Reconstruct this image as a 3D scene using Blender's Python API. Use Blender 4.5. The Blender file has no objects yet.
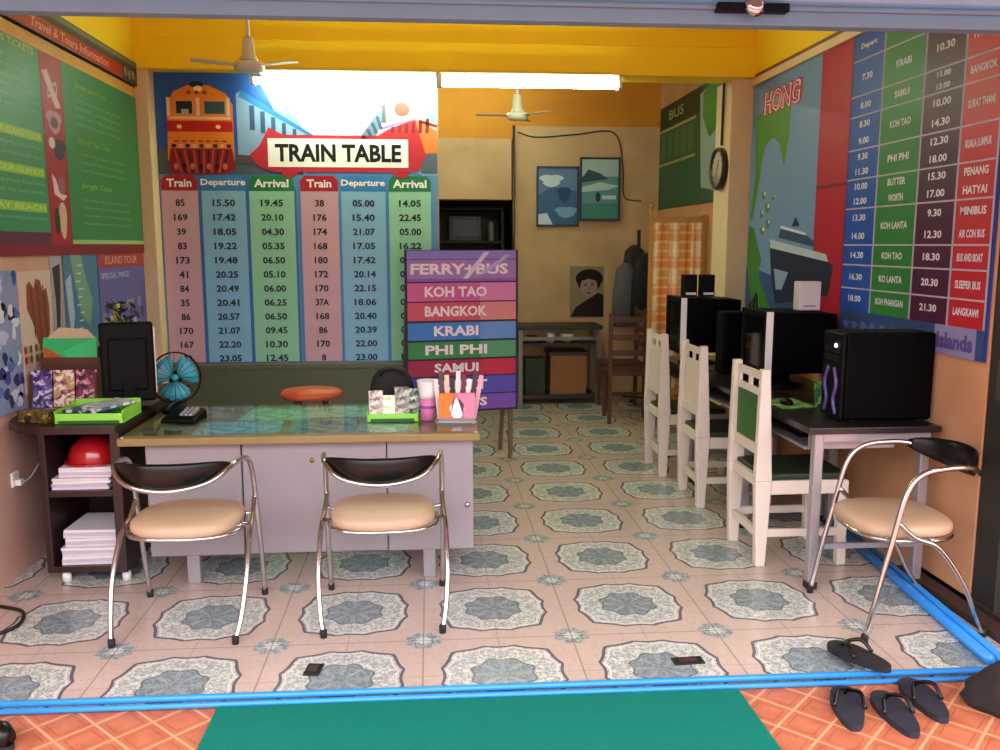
import bpy, math, random
from mathutils import Vector, Matrix, Euler

scn = bpy.context.scene
C = scn.collection
PI = math.pi
R = math.radians
random.seed(7)

# ------------------------------------------------------------ camera
cam_d = bpy.data.cameras.new('camera')
cam_d.sensor_width = 36
cam_d.lens = 36 * 880 / 1000
cam = bpy.data.objects.new('camera', cam_d)
C.objects.link(cam)
cam.location = (0, 0, 1.6)
cam.rotation_euler = (PI / 2 - math.atan(130 / 880), 0, -math.atan(.0787))
scn.camera = cam

# ------------------------------------------------------------ world, exposure
world = bpy.data.worlds.new('street_daylight')
scn.world = world
world.use_nodes = True
wb = world.node_tree.nodes['Background']
# overcast street: bright sky above, duller building fronts towards the horizon
wt = world.node_tree
w_tc = wt.nodes.new('ShaderNodeTexCoord')
w_sp = wt.nodes.new('ShaderNodeSeparateXYZ')
w_cr = wt.nodes.new('ShaderNodeValToRGB')
wt.links.new(w_tc.outputs['Generated'], w_sp.inputs[0])
wt.links.new(w_sp.outputs['Z'], w_cr.inputs[0])
wt.links.new(w_cr.outputs[0], wb.inputs[0])
w_cr.color_ramp.elements[0].position = 0.0
w_cr.color_ramp.elements[0].color = (.12, .10, .10, 1)
w_cr.color_ramp.elements[1].position = 0.45
w_cr.color_ramp.elements[1].color = (1.0, .93, .97, 1)
w_e = w_cr.color_ramp.elements.new(0.12)
w_e.color = (.30, .27, .28, 1)
wb.inputs[1].default_value = 7.9
scn.view_settings.view_transform = 'Standard'
scn.view_settings.look = 'None'
scn.view_settings.gamma = 1
scn.view_settings.use_curve_mapping = False
scn.view_settings.exposure = 0.0
scn.cycles.use_denoising = True
scn.cycles.max_bounces = 8
scn.cycles.diffuse_bounces = 5
scn.cycles.sample_clamp_indirect = 6
TUBE_POWER = 66.0


# ------------------------------------------------------------ materials
def lin(c):
    if isinstance(c, str):
        c = [int(c[i:i + 2], 16) / 255 for i in (0, 2, 4)]
    return tuple(x / 12.92 if x <= .04045 else ((x + .055) / 1.055) ** 2.4 for x in c) + (1,)


_m = {}


def mat(name, c, rough=.6, metal=0, spec=.5, var=.12, scale=8, coat=0, emit=0, bump=0):
    if name in _m:
        return _m[name]
    m = bpy.data.materials.new(name)
    m.use_nodes = True
    nt = m.node_tree
    b = nt.nodes['Principled BSDF']
    b.inputs['Roughness'].default_value = rough
    b.inputs['Metallic'].default_value = metal
    b.inputs['Specular IOR Level'].default_value = spec
    b.inputs['Coat Weight'].default_value = coat
    b.inputs['Coat Roughness'].default_value = .12
    col = lin(c)
    tc = nt.nodes.new('ShaderNodeTexCoord')
    nz = nt.nodes.new('ShaderNodeTexNoise')
    nz.inputs['Scale'].default_value = scale
    nz.inputs['Detail'].default_value = 4
    nt.links.new(tc.outputs['Object'], nz.inputs['Vector'])
    mx = nt.nodes.new('ShaderNodeMix')
    mx.data_type = 'RGBA'
    mx.inputs['A'].default_value = tuple(x * (1 - var) for x in col[:3]) + (1,)
    mx.inputs['B'].default_value = tuple(min(1, x * (1 + var)) for x in col[:3]) + (1,)
    nt.links.new(nz.outputs['Fac'], mx.inputs['Factor'])
    nt.links.new(mx.outputs['Result'], b.inputs['Base Color'])
    if bump:
        bp = nt.nodes.new('ShaderNodeBump')
        bp.inputs['Strength'].default_value = bump
        bp.inputs['Distance'].default_value = .01
        nt.links.new(nz.outputs['Fac'], bp.inputs['Height'])
        nt.links.new(bp.outputs['Normal'], b.inputs['Normal'])
    if emit:
        b.inputs['Emission Color'].default_value = col
        b.inputs['Emission Strength'].default_value = emit
    _m[name] = m
    return m


def hx(c, **k):
    """printed or painted colour by its hex value"""
    k.setdefault('rough', .45)
    k.setdefault('spec', .22)
    k.setdefault('var', .07)
    return mat('print_' + c + ('_w' if k.get('scale') else ''), c, **k)


class N:
    """small expression helper for shader maths"""
    def __init__(s, nt, sock):
        s.nt, s.s = nt, sock

    def op(s, o, *a):
        n = s.nt.nodes.new('ShaderNodeMath')
        n.operation = o
        for i, v in enumerate((s,) + a):
            if isinstance(v, N):
                s.nt.links.new(v.s, n.inputs[i])
            else:
                n.inputs[i].default_value = v
        return N(s.nt, n.outputs[0])
    def __add__(s, o): return s.op('ADD', o)
    def __sub__(s, o): return s.op('SUBTRACT', o)
    def __mul__(s, o): return s.op('MULTIPLY', o)
    def lt(s, o): return s.op('LESS_THAN', o)
    def gt(s, o): return s.op('GREATER_THAN', o)
    def abs(s): return s.op('ABSOLUTE')
    def frac(s): return s.op('FRACT')
    def cos(s): return s.op('COSINE')
    def pw(s, p): return s.op('POWER', p)
    def band(s, a, w): return (s - a).abs().lt(w)
    def soft(s, a, w):
        n = s.nt.nodes.new('ShaderNodeMapRange')
        s.nt.links.new(s.s, n.inputs[0])
        n.inputs[1].default_value = a - w
        n.inputs[2].default_value = a + w
        n.inputs[3].default_value = 1
        n.inputs[4].default_value = 0
        return N(s.nt, n.outputs[0])


def shader(name, rough, spec=.5):
    m = bpy.data.materials.new(name)
    m.use_nodes = True
    nt = m.node_tree
    b = nt.nodes['Principled BSDF']
    b.inputs['Roughness'].default_value = rough
    b.inputs['Specular IOR Level'].default_value = spec
    tc = nt.nodes.new('ShaderNodeTexCoord')
    sp = nt.nodes.new('ShaderNodeSeparateXYZ')
    nt.links.new(tc.outputs['Object'], sp.inputs[0])
    return m, nt, b, tc, [N(nt, sp.outputs[i]) for i in range(3)]


def noise(nt, tc, scale, detail=4, dist=0):
    n = nt.nodes.new('ShaderNodeTexNoise')
    n.inputs['Scale'].default_value = scale
    n.inputs['Detail'].default_value = detail
    n.inputs['Distortion'].default_value = dist
    nt.links.new(tc.outputs['Object'], n.inputs['Vector'])
    return N(nt, n.outputs['Fac'])


def mixc(nt, fac, a, b):
    n = nt.nodes.new('ShaderNodeMix')
    n.data_type = 'RGBA'
    if isinstance(fac, N):
        nt.links.new(fac.s, n.inputs['Factor'])
    else:
        n.inputs['Factor'].default_value = fac
    for k, v in (('A', a), ('B', b)):
        if isinstance(v, str):
            n.inputs[k].default_value = lin(v)
        else:
            nt.links.new(v, n.inputs[k])
    return n.outputs['Result']


def floor_material():
    m, nt, b, tc, (x, y, z) = shader('ornate_floor_tile', .2)
    P = .61
    u = (((x - .26) * (1 / P) + .5).frac() - .5)
    v = (((y - 3.11) * (1 / P) + .5).frac() - .5)
    au, av = u.abs(), v.abs()
    ang = v.op('ARCTAN2', u)
    r = (u * u + v * v).op('SQRT')
    sq = ((au.pw(4.2) + av.pw(4.2)).pw(1 / 4.2)) + (ang * 6).cos().abs() * .022 - (ang * 4).cos() * .012
    nz = noise(nt, tc, 26, 5, .6)
    nf = noise(nt, tc, 60, 4, 1.2)
    big = noise(nt, tc, 1.3, 2)
    col = mixc(nt, big, 'b9a69a', 'cab6aa')
    # faint veins in the plain bands
    col = mixc(nt, nz.band(.5, .018) * .25, col, '94848a')
    # border panel with scrolls
    inner = sq.soft(.375, .008)
    pan = mixc(nt, nf.soft(.5, .05), 'd2d2ca', '98a39f')
    pan = mixc(nt, (r * 40 + (ang * 8).cos() * 2.2).cos().gt(.35) * .35, pan, '93a0a0')
    col = mixc(nt, inner, col, pan)
    col = mixc(nt, sq.band(.375, .010), col, '5f5c64')
    col = mixc(nt, sq.band(.345, .007) * .8, col, 'd8d6d4')
    # middle medallion
    rr = r + (ang * 8).cos() * .014
    med = mixc(nt, nf.soft(.5, .08), '8a979a', '6c7c84')
    med = mixc(nt, (ang * 8).cos().gt(.6) * (r.gt(.05)) * .5, med, 'a3adb2')
    col = mixc(nt, rr.soft(.19, .01), col, med)
    col = mixc(nt, rr.band(.195, .008) * .8, col, '525c68')
    # small medallion where four bands meet
    cu, cv = au - .5, av - .5
    rc = (cu * cu + cv * cv).op('SQRT') + (cv.op('ARCTAN2', cu) * 8).cos() * .01
    col = mixc(nt, rc.soft(.115, .008), col, mixc(nt, nf.soft(.5, .05), 'a9b0ae', '76868a'))
    col = mixc(nt, rc.soft(.045, .006), col, 'c9cdc8')
    # joints
    j = au.band(.5, .005).op('MAXIMUM', av.band(.5, .005)).op('MAXIMUM', au.lt(.0045) * .5).op('MAXIMUM', av.lt(.0045) * .5)
    col = mixc(nt, j * .7, col, '7f7672')
    nt.links.new(col, b.inputs['Base Color'])
    rg = noise(nt, tc, 3, 3)
    nt.links.new((rg * .2 + .1).s, b.inputs['Roughness'])
    return m


def terracotta_material():
    m, nt, b, tc, (x, y, z) = shader('diamond_terracotta_tile', .45)
    a = ((x + y) * 5.2).frac()
    c = ((x - y) * 5.2).frac()
    nz = noise(nt, tc, 14, 5)
    col = mixc(nt, nz, '9a4a34', 'c87c58')
    j = (a - .5).abs().gt(.465).op('MAXIMUM', (c - .5).abs().gt(.465))
    col = mixc(nt, j, col, 'cf9670')
    a2 = ((a - .5).abs().op('MAXIMUM', (c - .5).abs())).band(.33, .02)
    col = mixc(nt, a2 * .6, col, '93452f')
    nt.links.new(col, b.inputs['Base Color'])
    return m


def mat_carpet():
    m, nt, b, tc, (x, y, z) = shader('green_mat_pile', .95, .15)
    nz = noise(nt, tc, 160, 3)
    nl = noise(nt, tc, 9, 3)
    col = mixc(nt, nz, '055448', '0e7668')
    col = mixc(nt, nl * .3, col, '0a7a6c')
    nt.links.new(col, b.inputs['Base Color'])
    return m


def stained(name, c1, c2, scale=2.5, rough=.7):
    m, nt, b, tc, _ = shader(name, rough, .3)
    nz = noise(nt, tc, scale, 6, .4)
    nf = noise(nt, tc, 30, 4)
    col = mixc(nt, nz.soft(.5, .25), c1, c2)
    col = mixc(nt, nf * .18, col, c2)
    nt.links.new(col, b.inputs['Base Color'])
    bp = nt.nodes.new('ShaderNodeBump')
    bp.inputs['Strength'].default_value = .12
    bp.inputs['Distance'].default_value = .004
    nt.links.new(nf.s, bp.inputs['Height'])
    nt.links.new(bp.outputs['Normal'], b.inputs['Normal'])
    return m


def plaid():
    m, nt, b, tc, (x, y, z) = shader('plaid_cotton', .9, .1)
    col = mixc(nt, (x * 5.2 + .1).frac().soft(.5, .03), 'c98a4e', 'e8cfae')
    col = mixc(nt, (z * 4.3).frac().soft(.45, .03) * .55, col, 'd9722f')
    col = mixc(nt, (x * 15.6).frac().soft(.3, .05) * .35, col, 'b85a3a')
    col = mixc(nt, (z * 13).frac().soft(.3, .05) * .3, col, 'f0dcb8')
    nt.links.new(col, b.inputs['Base Color'])
    return m


def mottled(name, cols, scale=14, rough=.5):
    """printed picture: patches of several inks"""
    m, nt, b, tc, _ = shader(name, rough, .4)
    col = None
    for i, c in enumerate(cols):
        if col is None:
            col = c
            continue
        nz = noise(nt, tc, scale * (1 + .35 * i), 3, .8)
        o = nz + .013 * i
        col = mixc(nt, o.soft(.5, .03), col, c)
    nt.links.new(col, b.inputs['Base Color'])
    return m


def glass():
    m = bpy.data.materials.new('clear_glass')
    m.use_nodes = True
    nt = m.node_tree
    nt.nodes.remove(nt.nodes['Principled BSDF'])
    out = nt.nodes['Material Output']
    tr = nt.nodes.new('ShaderNodeBsdfTransparent')
    tr.inputs[0].default_value = (.93, .98, .95, 1)
    gl = nt.nodes.new('ShaderNodeBsdfGlossy')
    gl.inputs['Roughness'].default_value = .03
    fr = nt.nodes.new('ShaderNodeFresnel')
    fr.inputs[0].default_value = 1.5
    mx = nt.nodes.new('ShaderNodeMixShader')
    ge = nt.nodes.new('ShaderNodeNewGeometry')
    inv = nt.nodes.new('ShaderNodeMath')
    inv.operation = 'SUBTRACT'
    inv.inputs[0].default_value = 1
    nt.links.new(ge.outputs['Backfacing'], inv.inputs[1])
    ml = nt.nodes.new('ShaderNodeMath')
    ml.operation = 'MULTIPLY'
    nt.links.new(fr.outputs[0], ml.inputs[0])
    nt.links.new(inv.outputs[0], ml.inputs[1])
    nt.links.new(ml.outputs[0], mx.inputs[0])
    nt.links.new(tr.outputs[0], mx.inputs[1])
    nt.links.new(gl.outputs[0], mx.inputs[2])
    nt.links.new(mx.outputs[0], out.inputs[0])
    return m


CHROME = mat('chrome', 'c9c6c4', .16, 1, var=.04)
STEEL = mat('brushed_steel', 'a9a6a8', .35, 1, var=.05)
BLACKP = mat('black_plastic', '050506', .45, spec=.12, var=.2)
BLACKV = mat('black_vinyl', '0b0706', .28, spec=.35, var=.2)
BLACKC = mat('black_casing', '040304', .5, spec=.06, var=.2)
RUBBER = mat('black_rubber', '17171b', .8, var=.2)
SEATB = mat('beige_vinyl', 'b99c80', .45, var=.06)
GREYM = mat('grey_painted_steel', '918a90', .42, var=.05)
GREYD = mat('dark_seam', '4c484c', .6)
WHITEW = mat('white_painted_wood', 'd9cdc0', .5, var=.06, scale=14)
GREENV = mat('green_vinyl', '35612b', .5, var=.1)
DGREEN = mat('dark_green_vinyl', '1d2f1e', .5, var=.1)
DWOOD = mat('dark_brown_laminate', '2b1618', .35, var=.25, scale=5)
OLIVE = mat('olive_panel', '5b5f45', .55, var=.1)
WOODE = mat('wood_edge', '8a7448', .45, var=.15)
CREAM = mat('cream_painted_column', 'e2c9a0', .6, var=.05)
YELLOW = mat('yellow_painted_beam', 'ffda1c', .5, var=.04, scale=3)
WHITEP = mat('white_plastic', 'e8e6e6', .4, var=.03)
CREAMP = mat('cream_enamel', 'cfc8bb', .35, var=.05)
PAPER = mat('paper', 'd6d0d2', .8, var=.08)
BLUEP = mat('blue_plastic_pipe', '2a86d6', .35, var=.1)
LIME = mat('lime_plastic', '8fdc4a', .35, var=.06)
TAN = stained('tan_wall_paint', 'cba883', 'b48f6c')
PINKW = stained('pinkish_wall_paint', 'd2aa9b', 'c09684')
RWALL = stained('apricot_wall_paint', 'd3a079', 'bf8960')
ORANGEW = stained('orange_wall_paint', 'c98626', 'b87520')
GLASS = glass()


# ------------------------------------------------------------ mesh builder
class MB:
    def __init__(s):
        s.v, s.f, s.mi, s.sm, s.mats = [], [], [], [], []

    def m(s, mt):
        if mt not in s.mats:
            s.mats.append(mt)
        return s.mats.index(mt)

    def add(s, vs, fs, mt, smooth=False, M=None):
        b = len(s.v)
        for p in vs:
            p = Vector(p)
            s.v.append(M @ p if M else p)
        k = s.m(mt)
        for f in fs:
            s.f.append([b + i for i in f])
            s.mi.append(k)
            s.sm.append(smooth)
        return s

    def box(s, x0, x1, y0, y1, z0, z1, mt, M=None):
        vs = [(x, y, z) for x in (x0, x1) for y in (y0, y1) for z in (z0, z1)]
        fs = [(0, 1, 3, 2), (4, 6, 7, 5), (0, 4, 5, 1), (2, 3, 7, 6), (0, 2, 6, 4), (1, 5, 7, 3)]
        return s.add(vs, fs, mt, False, M)

    def taper(s, p0, p1, a0, a1, mt, b0=None, b1=None):
        """bar from p0 to p1 with rectangular section a x b (x by y)"""
        b0 = b0 or a0
        b1 = b1 or a1
        vs = []
        for p, a, b in ((p0, a0, b0), (p1, a1, b1)):
            for dx, dy in ((-1, -1), (1, -1), (1, 1), (-1, 1)):
                vs.append((p[0] + dx * a / 2, p[1] + dy * b / 2, p[2]))
        return s.add(vs, [(3, 2, 1, 0), (4, 5, 6, 7), (0, 1, 5, 4), (1, 2, 6, 5), (2, 3, 7, 6), (3, 0, 4, 7)], mt)

    def tube(s, pts, r, mt, seg=10, sub=6, closed=False, cap=True, flat=1):
        P = [Vector(p) for p in pts]
        if sub > 1 and len(P) > 2:
            Q = []
            n = len(P)
            rng = range(n if closed else n - 1)
            for i in rng:
                a = P[(i - 1) % n] if (closed or i > 0) else P[i] * 2 - P[i + 1]
                b, c = P[i], P[(i + 1) % n]
                d = P[(i + 2) % n] if (closed or i + 2 < n) else c * 2 - b
                for k in range(sub):
                    t = k / sub
                    Q.append(.5 * ((2 * b) + (c - a) * t + (2 * a - 5 * b + 4 * c - d) * t * t + (3 * b - a - 3 * c + d) * t ** 3))
            if not closed:
                Q.append(P[-1])
            P = Q
        n = len(P)
        T = []
        for i in range(n):
            if closed:
                T.append((P[(i + 1) % n] - P[i - 1]).normalized())
            else:
                T.append((P[min(i + 1, n - 1)] - P[max(i - 1, 0)]).normalized())
        up = Vector((0, 0, 1)) if abs(T[0].z) < .9 else Vector((1, 0, 0))
        nrm = (up - T[0] * up.dot(T[0])).normalized()
        vs = []
        for i in range(n):
            nrm = (nrm - T[i] * nrm.dot(T[i])).normalized()
            bi = T[i].cross(nrm)
            ri = r[i * (len(r) - 1) // max(1, n - 1)] if isinstance(r, (list, tuple)) else r
            for k in range(seg):
                a = 2 * PI * k / seg
                vs.append(P[i] + nrm * math.cos(a) * ri * flat + bi * math.sin(a) * ri)
        fs = []
        for i in range(n if closed else n - 1):
            j = (i + 1) % n
            for k in range(seg):
                l = (k + 1) % seg
                fs.append((i * seg + k, i * seg + l, j * seg + l, j * seg + k))
        if cap and not closed:
            fs.append(tuple(range(seg - 1, -1, -1)))
            fs.append(tuple((n - 1) * seg + k for k in range(seg)))
        return s.add(vs, fs, mt, True)

    def lathe(s, prof, mt, c=(0, 0, 0), seg=24, M=None, sx=1, sy=1):
        vs, fs = [], []
        for r, z in prof:
            for k in range(seg):
                a = 2 * PI * k / seg
                vs.append((c[0] + r * math.cos(a) * sx, c[1] + r * math.sin(a) * sy, c[2] + z))
        n = len(prof)
        for i in range(n - 1):
            for k in range(seg):
                l = (k + 1) % seg
                fs.append((i * seg + k, i * seg + l, (i + 1) * seg + l, (i + 1) * seg + k))
        fs.append(tuple(range(seg - 1, -1, -1)))
        fs.append(tuple((n - 1) * seg + k for k in range(seg)))
        return s.add(vs, fs, mt, True, M)

    def prism(s, pts, z0, z1, mt, M=None, smooth=False):
        n = len(pts)
        vs = [(x, y, z0) for x, y in pts] + [(x, y, z1) for x, y in pts]
        fs = [tuple(range(n - 1, -1, -1)), tuple(range(n, 2 * n))]
        s.add(vs, fs, mt, False, M)
        s.add(vs, [(i, (i + 1) % n, n + (i + 1) % n, n + i) for i in range(n)], mt, smooth, M)
        return s

    def rings(s, rings, mt, smooth=True, M=None, cap=True):
        n = len(rings[0])
        vs = [p for r in rings for p in r]
        fs = []
        for i in range(len(rings) - 1):
            for k in range(n):
                l = (k + 1) % n
                fs.append((i * n + k, i * n + l, (i + 1) * n + l, (i + 1) * n + k))
        if cap:
            fs.append(tuple(range(n - 1, -1, -1)))
            fs.append(tuple((len(rings) - 1) * n + k for k in range(n)))
        return s.add(vs, fs, mt, smooth, M)

    def build(s, name, parent=None, loc=None, rot=None, bevel=0, seg=2):
        me = bpy.data.meshes.new(name)
        me.from_pydata([tuple(p) for p in s.v], [], s.f)
        for mt in s.mats:
            me.materials.append(mt)
        me.polygons.foreach_set('material_index', s.mi)
        me.polygons.foreach_set('use_smooth', s.sm)
        me.update()
        o = bpy.data.objects.new(name, me)
        C.objects.link(o)
        if parent:
            o.parent = parent
        if loc:
            o.location = loc
        if rot:
            o.rotation_euler = rot
        if bevel:
            b = o.modifiers.new('bevel', 'BEVEL')
            b.width = bevel
            b.segments = seg
            b.limit_method = 'ANGLE'
            b.angle_limit = R(40)
        return o


def tag(o, label=None, cat=None, group=None, kind=None):
    if label: o['label'] = label
    if cat: o['category'] = cat
    if group: o['group'] = group
    if kind: o['kind'] = kind
    return o


def thing(name, label, cat, loc=(0, 0, 0), rz=0, group=None):
    o = bpy.data.objects.new(name, None)
    o.empty_display_size = .05
    C.objects.link(o)
    o.location = loc
    o.rotation_euler = (0, 0, rz)
    return tag(o, label, cat, group)


def struct(o):
    o['kind'] = 'structure'
    return o


def dup(root, loc, rz=0, label=None, group=None):
    r = root.copy()
    C.objects.link(r)
    r.location = loc
    r.rotation_euler = (0, 0, rz)
    if label: r['label'] = label
    if group: r['group'] = group
    for ch in list(root.children):
        c = ch.copy()
        C.objects.link(c)
        c.parent = r
        for g in list(ch.children):
            d = g.copy()
            C.objects.link(d)
            d.parent = c
    return r


# ------------------------------------------------------------ flat printed art with lettering
_tx = {}


def text_mesh(t, bold=.012):
    key = (t, bold)
    if key in _tx:
        return _tx[key]
    cu = bpy.data.curves.new('lettering', 'FONT')
    cu.body = t
    cu.size = 1
    cu.offset = bold
    cu.resolution_u = 2
    o = bpy.data.objects.new('lettering', cu)
    C.objects.link(o)
    dg = bpy.context.evaluated_depsgraph_get()
    me = o.evaluated_get(dg).to_mesh()
    vs = [v.co.copy() for v in me.vertices]
    fs = [list(p.vertices) for p in me.polygons]
    o.evaluated_get(dg).to_mesh_clear()
    bpy.data.objects.remove(o)
    bpy.data.curves.remove(cu)
    x0 = min(v.x for v in vs); x1 = max(v.x for v in vs)
    y0 = min(v.y for v in vs); y1 = max(v.y for v in vs)
    vs = [((v.x - x0) / (x1 - x0) - .5, (v.y - y0) / (y1 - y0) - .5) for v in vs]
    _tx[key] = (vs, fs, (x1 - x0) / (y1 - y0))
    return _tx[key]


class Art(MB):
    """flat print on a plane; u along U, v along V, layers stand off along their normal"""
    def __init__(s, O, U, V):
        super().__init__()
        s.O, s.U, s.V = Vector(O), Vector(U), Vector(V)
        s.Nn = s.U.cross(s.V).normalized()
        s.step = .0006

    def P(s, u, v, l):
        return s.O + s.U * u + s.V * v + s.Nn * (l * s.step)

    def slab(s, u0, v0, u1, v1, th, mt):
        a = [s.P(*q, 0) for q in ((u0, v0), (u1, v0), (u1, v1), (u0, v1))]
        b = [p - s.Nn * th for p in a]
        return s.add(b + a, [(3, 2, 1, 0), (4, 5, 6, 7), (0, 1, 5, 4), (1, 2, 6, 5), (2, 3, 7, 6), (3, 0, 4, 7)], mt)

    def rect(s, u0, v0, u1, v1, l, mt):
        return s.poly([(u0, v0), (u1, v0), (u1, v1), (u0, v1)], l, mt)

    def poly(s, pts, l, mt):
        # orientation: make it face along Nn
        a = sum(pts[i][0] * pts[(i + 1) % len(pts)][1] - pts[(i + 1) % len(pts)][0] * pts[i][1] for i in range(len(pts)))
        if a < 0:
            pts = pts[::-1]
        return s.add([s.P(u, v, l) for u, v in pts], [tuple(range(len(pts)))], mt)

    def ell(s, u, v, a, b, l, mt, n=24, wob=0, ph=0):
        return s.poly([(u + a * (1 + wob * math.sin(5 * t + ph)) * math.cos(t), v + b * (1 + wob * math.sin(3 * t + ph)) * math.sin(t))
                       for t in (2 * PI * k / n for k in range(n))], l, mt)

    def text(s, t, u, v, h, l, mt, w=None, slant=0, bold=.012):
        vs, fs, asp = text_mesh(t, bold)
        w = w or asp * h
        return s.add([s.P(u + x * w + y * h * slant, v + y * h, l) for x, y in vs], fs, mt)


# ============================================================ THE SETTING
XL, XR = -2.02, 2.38
YF, YB = 3.0, 9.2
struct(MB().box(-2.3, 3.0, YF, 10.6, -.12, 0, floor_material()).build('floor'))
struct(MB().box(-4, 4.5, -2.5, YF - .02, -.16, -.012, terracotta_material()).build('floor_porch'))
w = MB().box(XL - .2, XL, YF + .02, 6.45, 0, 3.4, PINKW)
struct(w.build('wall_left'))
struct(MB().box(XL - .001, XL + .012, YF + .02, 6.45, 2.62, 3.4, YELLOW).build('trim_1'))
struct(MB().box(XR, XR + .2, 3.565, YB, 0, 3.4, RWALL).build('wall_right'))
struct(MB().box(XR - .012, XR + .001, 3.565, 6.5, 2.79, 3.4, YELLOW).build('trim_2'))
# deep wall: tan part, orange band above, header over the dark doorway
b = MB().box(.88, 3.0, YB, YB + .15, 0, 2.8, TAN).box(.88, 3.0, YB, YB + .15, 2.8, 3.4, ORANGEW)
b.box(-2.3, .88, YB, YB + .15, 2.67, 3.4, ORANGEW)
struct(b.build('wall_back'))
struct(MB().box(-2.3, .84, YB - .03, YB + .15, 2.07, 2.67, TAN).box(-2.3, .84, YB - .06, YB + .15, 2.06, 2.1, TAN).build('wall_back_header', bevel=.004))
DARKR = mat('dark_room_shade', '3a352e', .8)  # the back room's darkness is put into its wall colour
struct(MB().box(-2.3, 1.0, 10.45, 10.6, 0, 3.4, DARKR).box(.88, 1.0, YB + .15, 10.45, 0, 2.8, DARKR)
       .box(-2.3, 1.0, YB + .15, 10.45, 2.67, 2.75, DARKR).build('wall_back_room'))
struct(MB().box(-2.4, -2.2, 6.7, 10.6, 0, 3.4, TAN).build('wall_left_back'))
struct(MB().box(-2.4, 2.6, YF - .1, 10.6, 3.35, 3.5, mat('cream_ceiling', 'd9b878', .8)).build('ceiling'))
# partition that carries the train timetable
struct(MB().box(-2.2, .07, 6.6, 6.72, 0, 3.35, TAN).build('wall_partition'))
struct(MB().box(-1.93, .05, 6.57, 6.6, 0, .70, OLIVE).box(-1.93, .07, 6.555, 6.6, .69, .725, OLIVE).build('wall_partition_dado', bevel=.004))
struct(MB().box(-2.2, -1.925, 6.45, 6.72, 0, 2.80, CREAM).build('column_left', bevel=.006))
struct(MB().box(2.21, XR + .1, 6.505, 6.85, 0, 2.80, CREAM).build('column_right', bevel=.006))
bm = MB().box(-2.05, XR + .02, 6.47, 6.72, 2.801, 3.35, YELLOW).box(-2.05, XR + .02, 6.45, 6.47, 2.801, 3.005, YELLOW)
struct(bm.build('beam', bevel=.004))
# side mouldings under the yellow wall bands
struct(MB().box(XR - .035, XR, 3.565, 6.5, 2.74, 2.79, CREAM).box(XR - .02, XR, 3.565, 6.5, 2.79, 2.82, mat('brown_trim', '7c5230', .6)).build('trim_3'))
# porch roof and facade above the shutter
struct(MB().box(-4, 4.5, 0.7, YF - .25, 2.95, 3.05, mat('porch_soffit', '9a948c', .8)).build('ceiling_porch'))
struct(MB().box(-4, 4.5, YF - .25, YF - .1, 2.5, 3.5, mat('facade_paint', 'b3a79a', .8)).build('wall_facade'))
struct(MB().box(-4, XL - .05, YF - .25, YF + .02, 0, 2.36, PINKW).build('wall_facade_left'))
struct(MB().box(2.75, 4.5, YF - .25, YF + .3, 0, 2.36, PINKW).build('wall_facade_right'))
struct(MB().box(2.62, 2.78, YF + .2, 4.0, 0, 3.4, mat('brown_side_wall', '6b4a3c', .7)).build('wall_right_front'))

# rolled-up shutter with its bottom rail
sh = thing('roller_shutter', 'rolled up blue grey metal shutter across the top of the shop front', 'shutter', (0, YF, 2.3))
SHUT = mat('blue_grey_shutter_steel', '93b2d2', .5, .0, var=.08)
SHUTD = mat('shutter_rail_steel', '6d8ba6', .5, .0, var=.1)
r_ = MB().box(-2.25, 2.62, -.03, .03, 0, .05, SHUTD).box(-2.25, 2.62, -.045, .0, .045, .06, SHUTD)
r_.build('bottom_rail', sh, bevel=.004)
sl = MB()
for k in range(6):
    z0 = .06 + k * .07
    ring = []
    for x in (-2.25, 2.62):
        ring.append([(x, -.012, z0), (x, -.03, z0 + .02), (x, -.03, z0 + .05), (x, -.012, z0 + .07), (x, .01, z0 + .07), (x, .01, z0)])
    sl.rings(ring, SHUT, False)
sl.build('slats', sh)
lt = MB().box(.94, 1.18, -.07, -.03, .035, .062, BLACKP).build('latch_bar', sh, bevel=.003)
MB().lathe([(.0, 0), (.03, 0), (.035, .006), (.02, .016), (.0, .02)], CHROME, M=Matrix.Translation((1.06, -.07, .05)) @ Matrix.Rotation(PI / 2, 4, 'X')).build('lock_boss', lt)
sh.location.z = 2.318

# blue pipe edging of the tiled floor
o = MB()
o.tube([(-1.9, 3.0, .014), (0, 2.985, .014), (2.2, 2.97, .013)], .012, BLUEP, sub=1)
o.tube([(-1.9, 2.965, .004), (0, 2.95, .004), (2.2, 2.935, .0)], .010, BLUEP, sub=1)
tag(o.build('blue_pipe'), 'bright blue plastic pipe running along the front floor edge', 'pipe')
o = MB()
o.tube([(2.13, 3.03, .02), (2.20, 3.8, .02), (2.29, 4.8, .02)], .022, BLUEP, sub=1)
o.tube([(2.18, 3.03, .02), (2.25, 3.8, .02), (2.34, 4.8, .02)], .018, BLUEP, sub=1)
tag(o.build('blue_conduit'), 'pair of blue pipes running back along the floor beside the right wall', 'pipe')

# door mat
o = MB().prism([(-.775, 2.0), (1.11, 2.0), (1.10, 2.925), (-.76, 2.945)], -.012, .002, mat_carpet())
tag(o.build('door_mat', bevel=.003), 'large teal green mat on the terracotta porch in front of the shop', 'mat')

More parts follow.
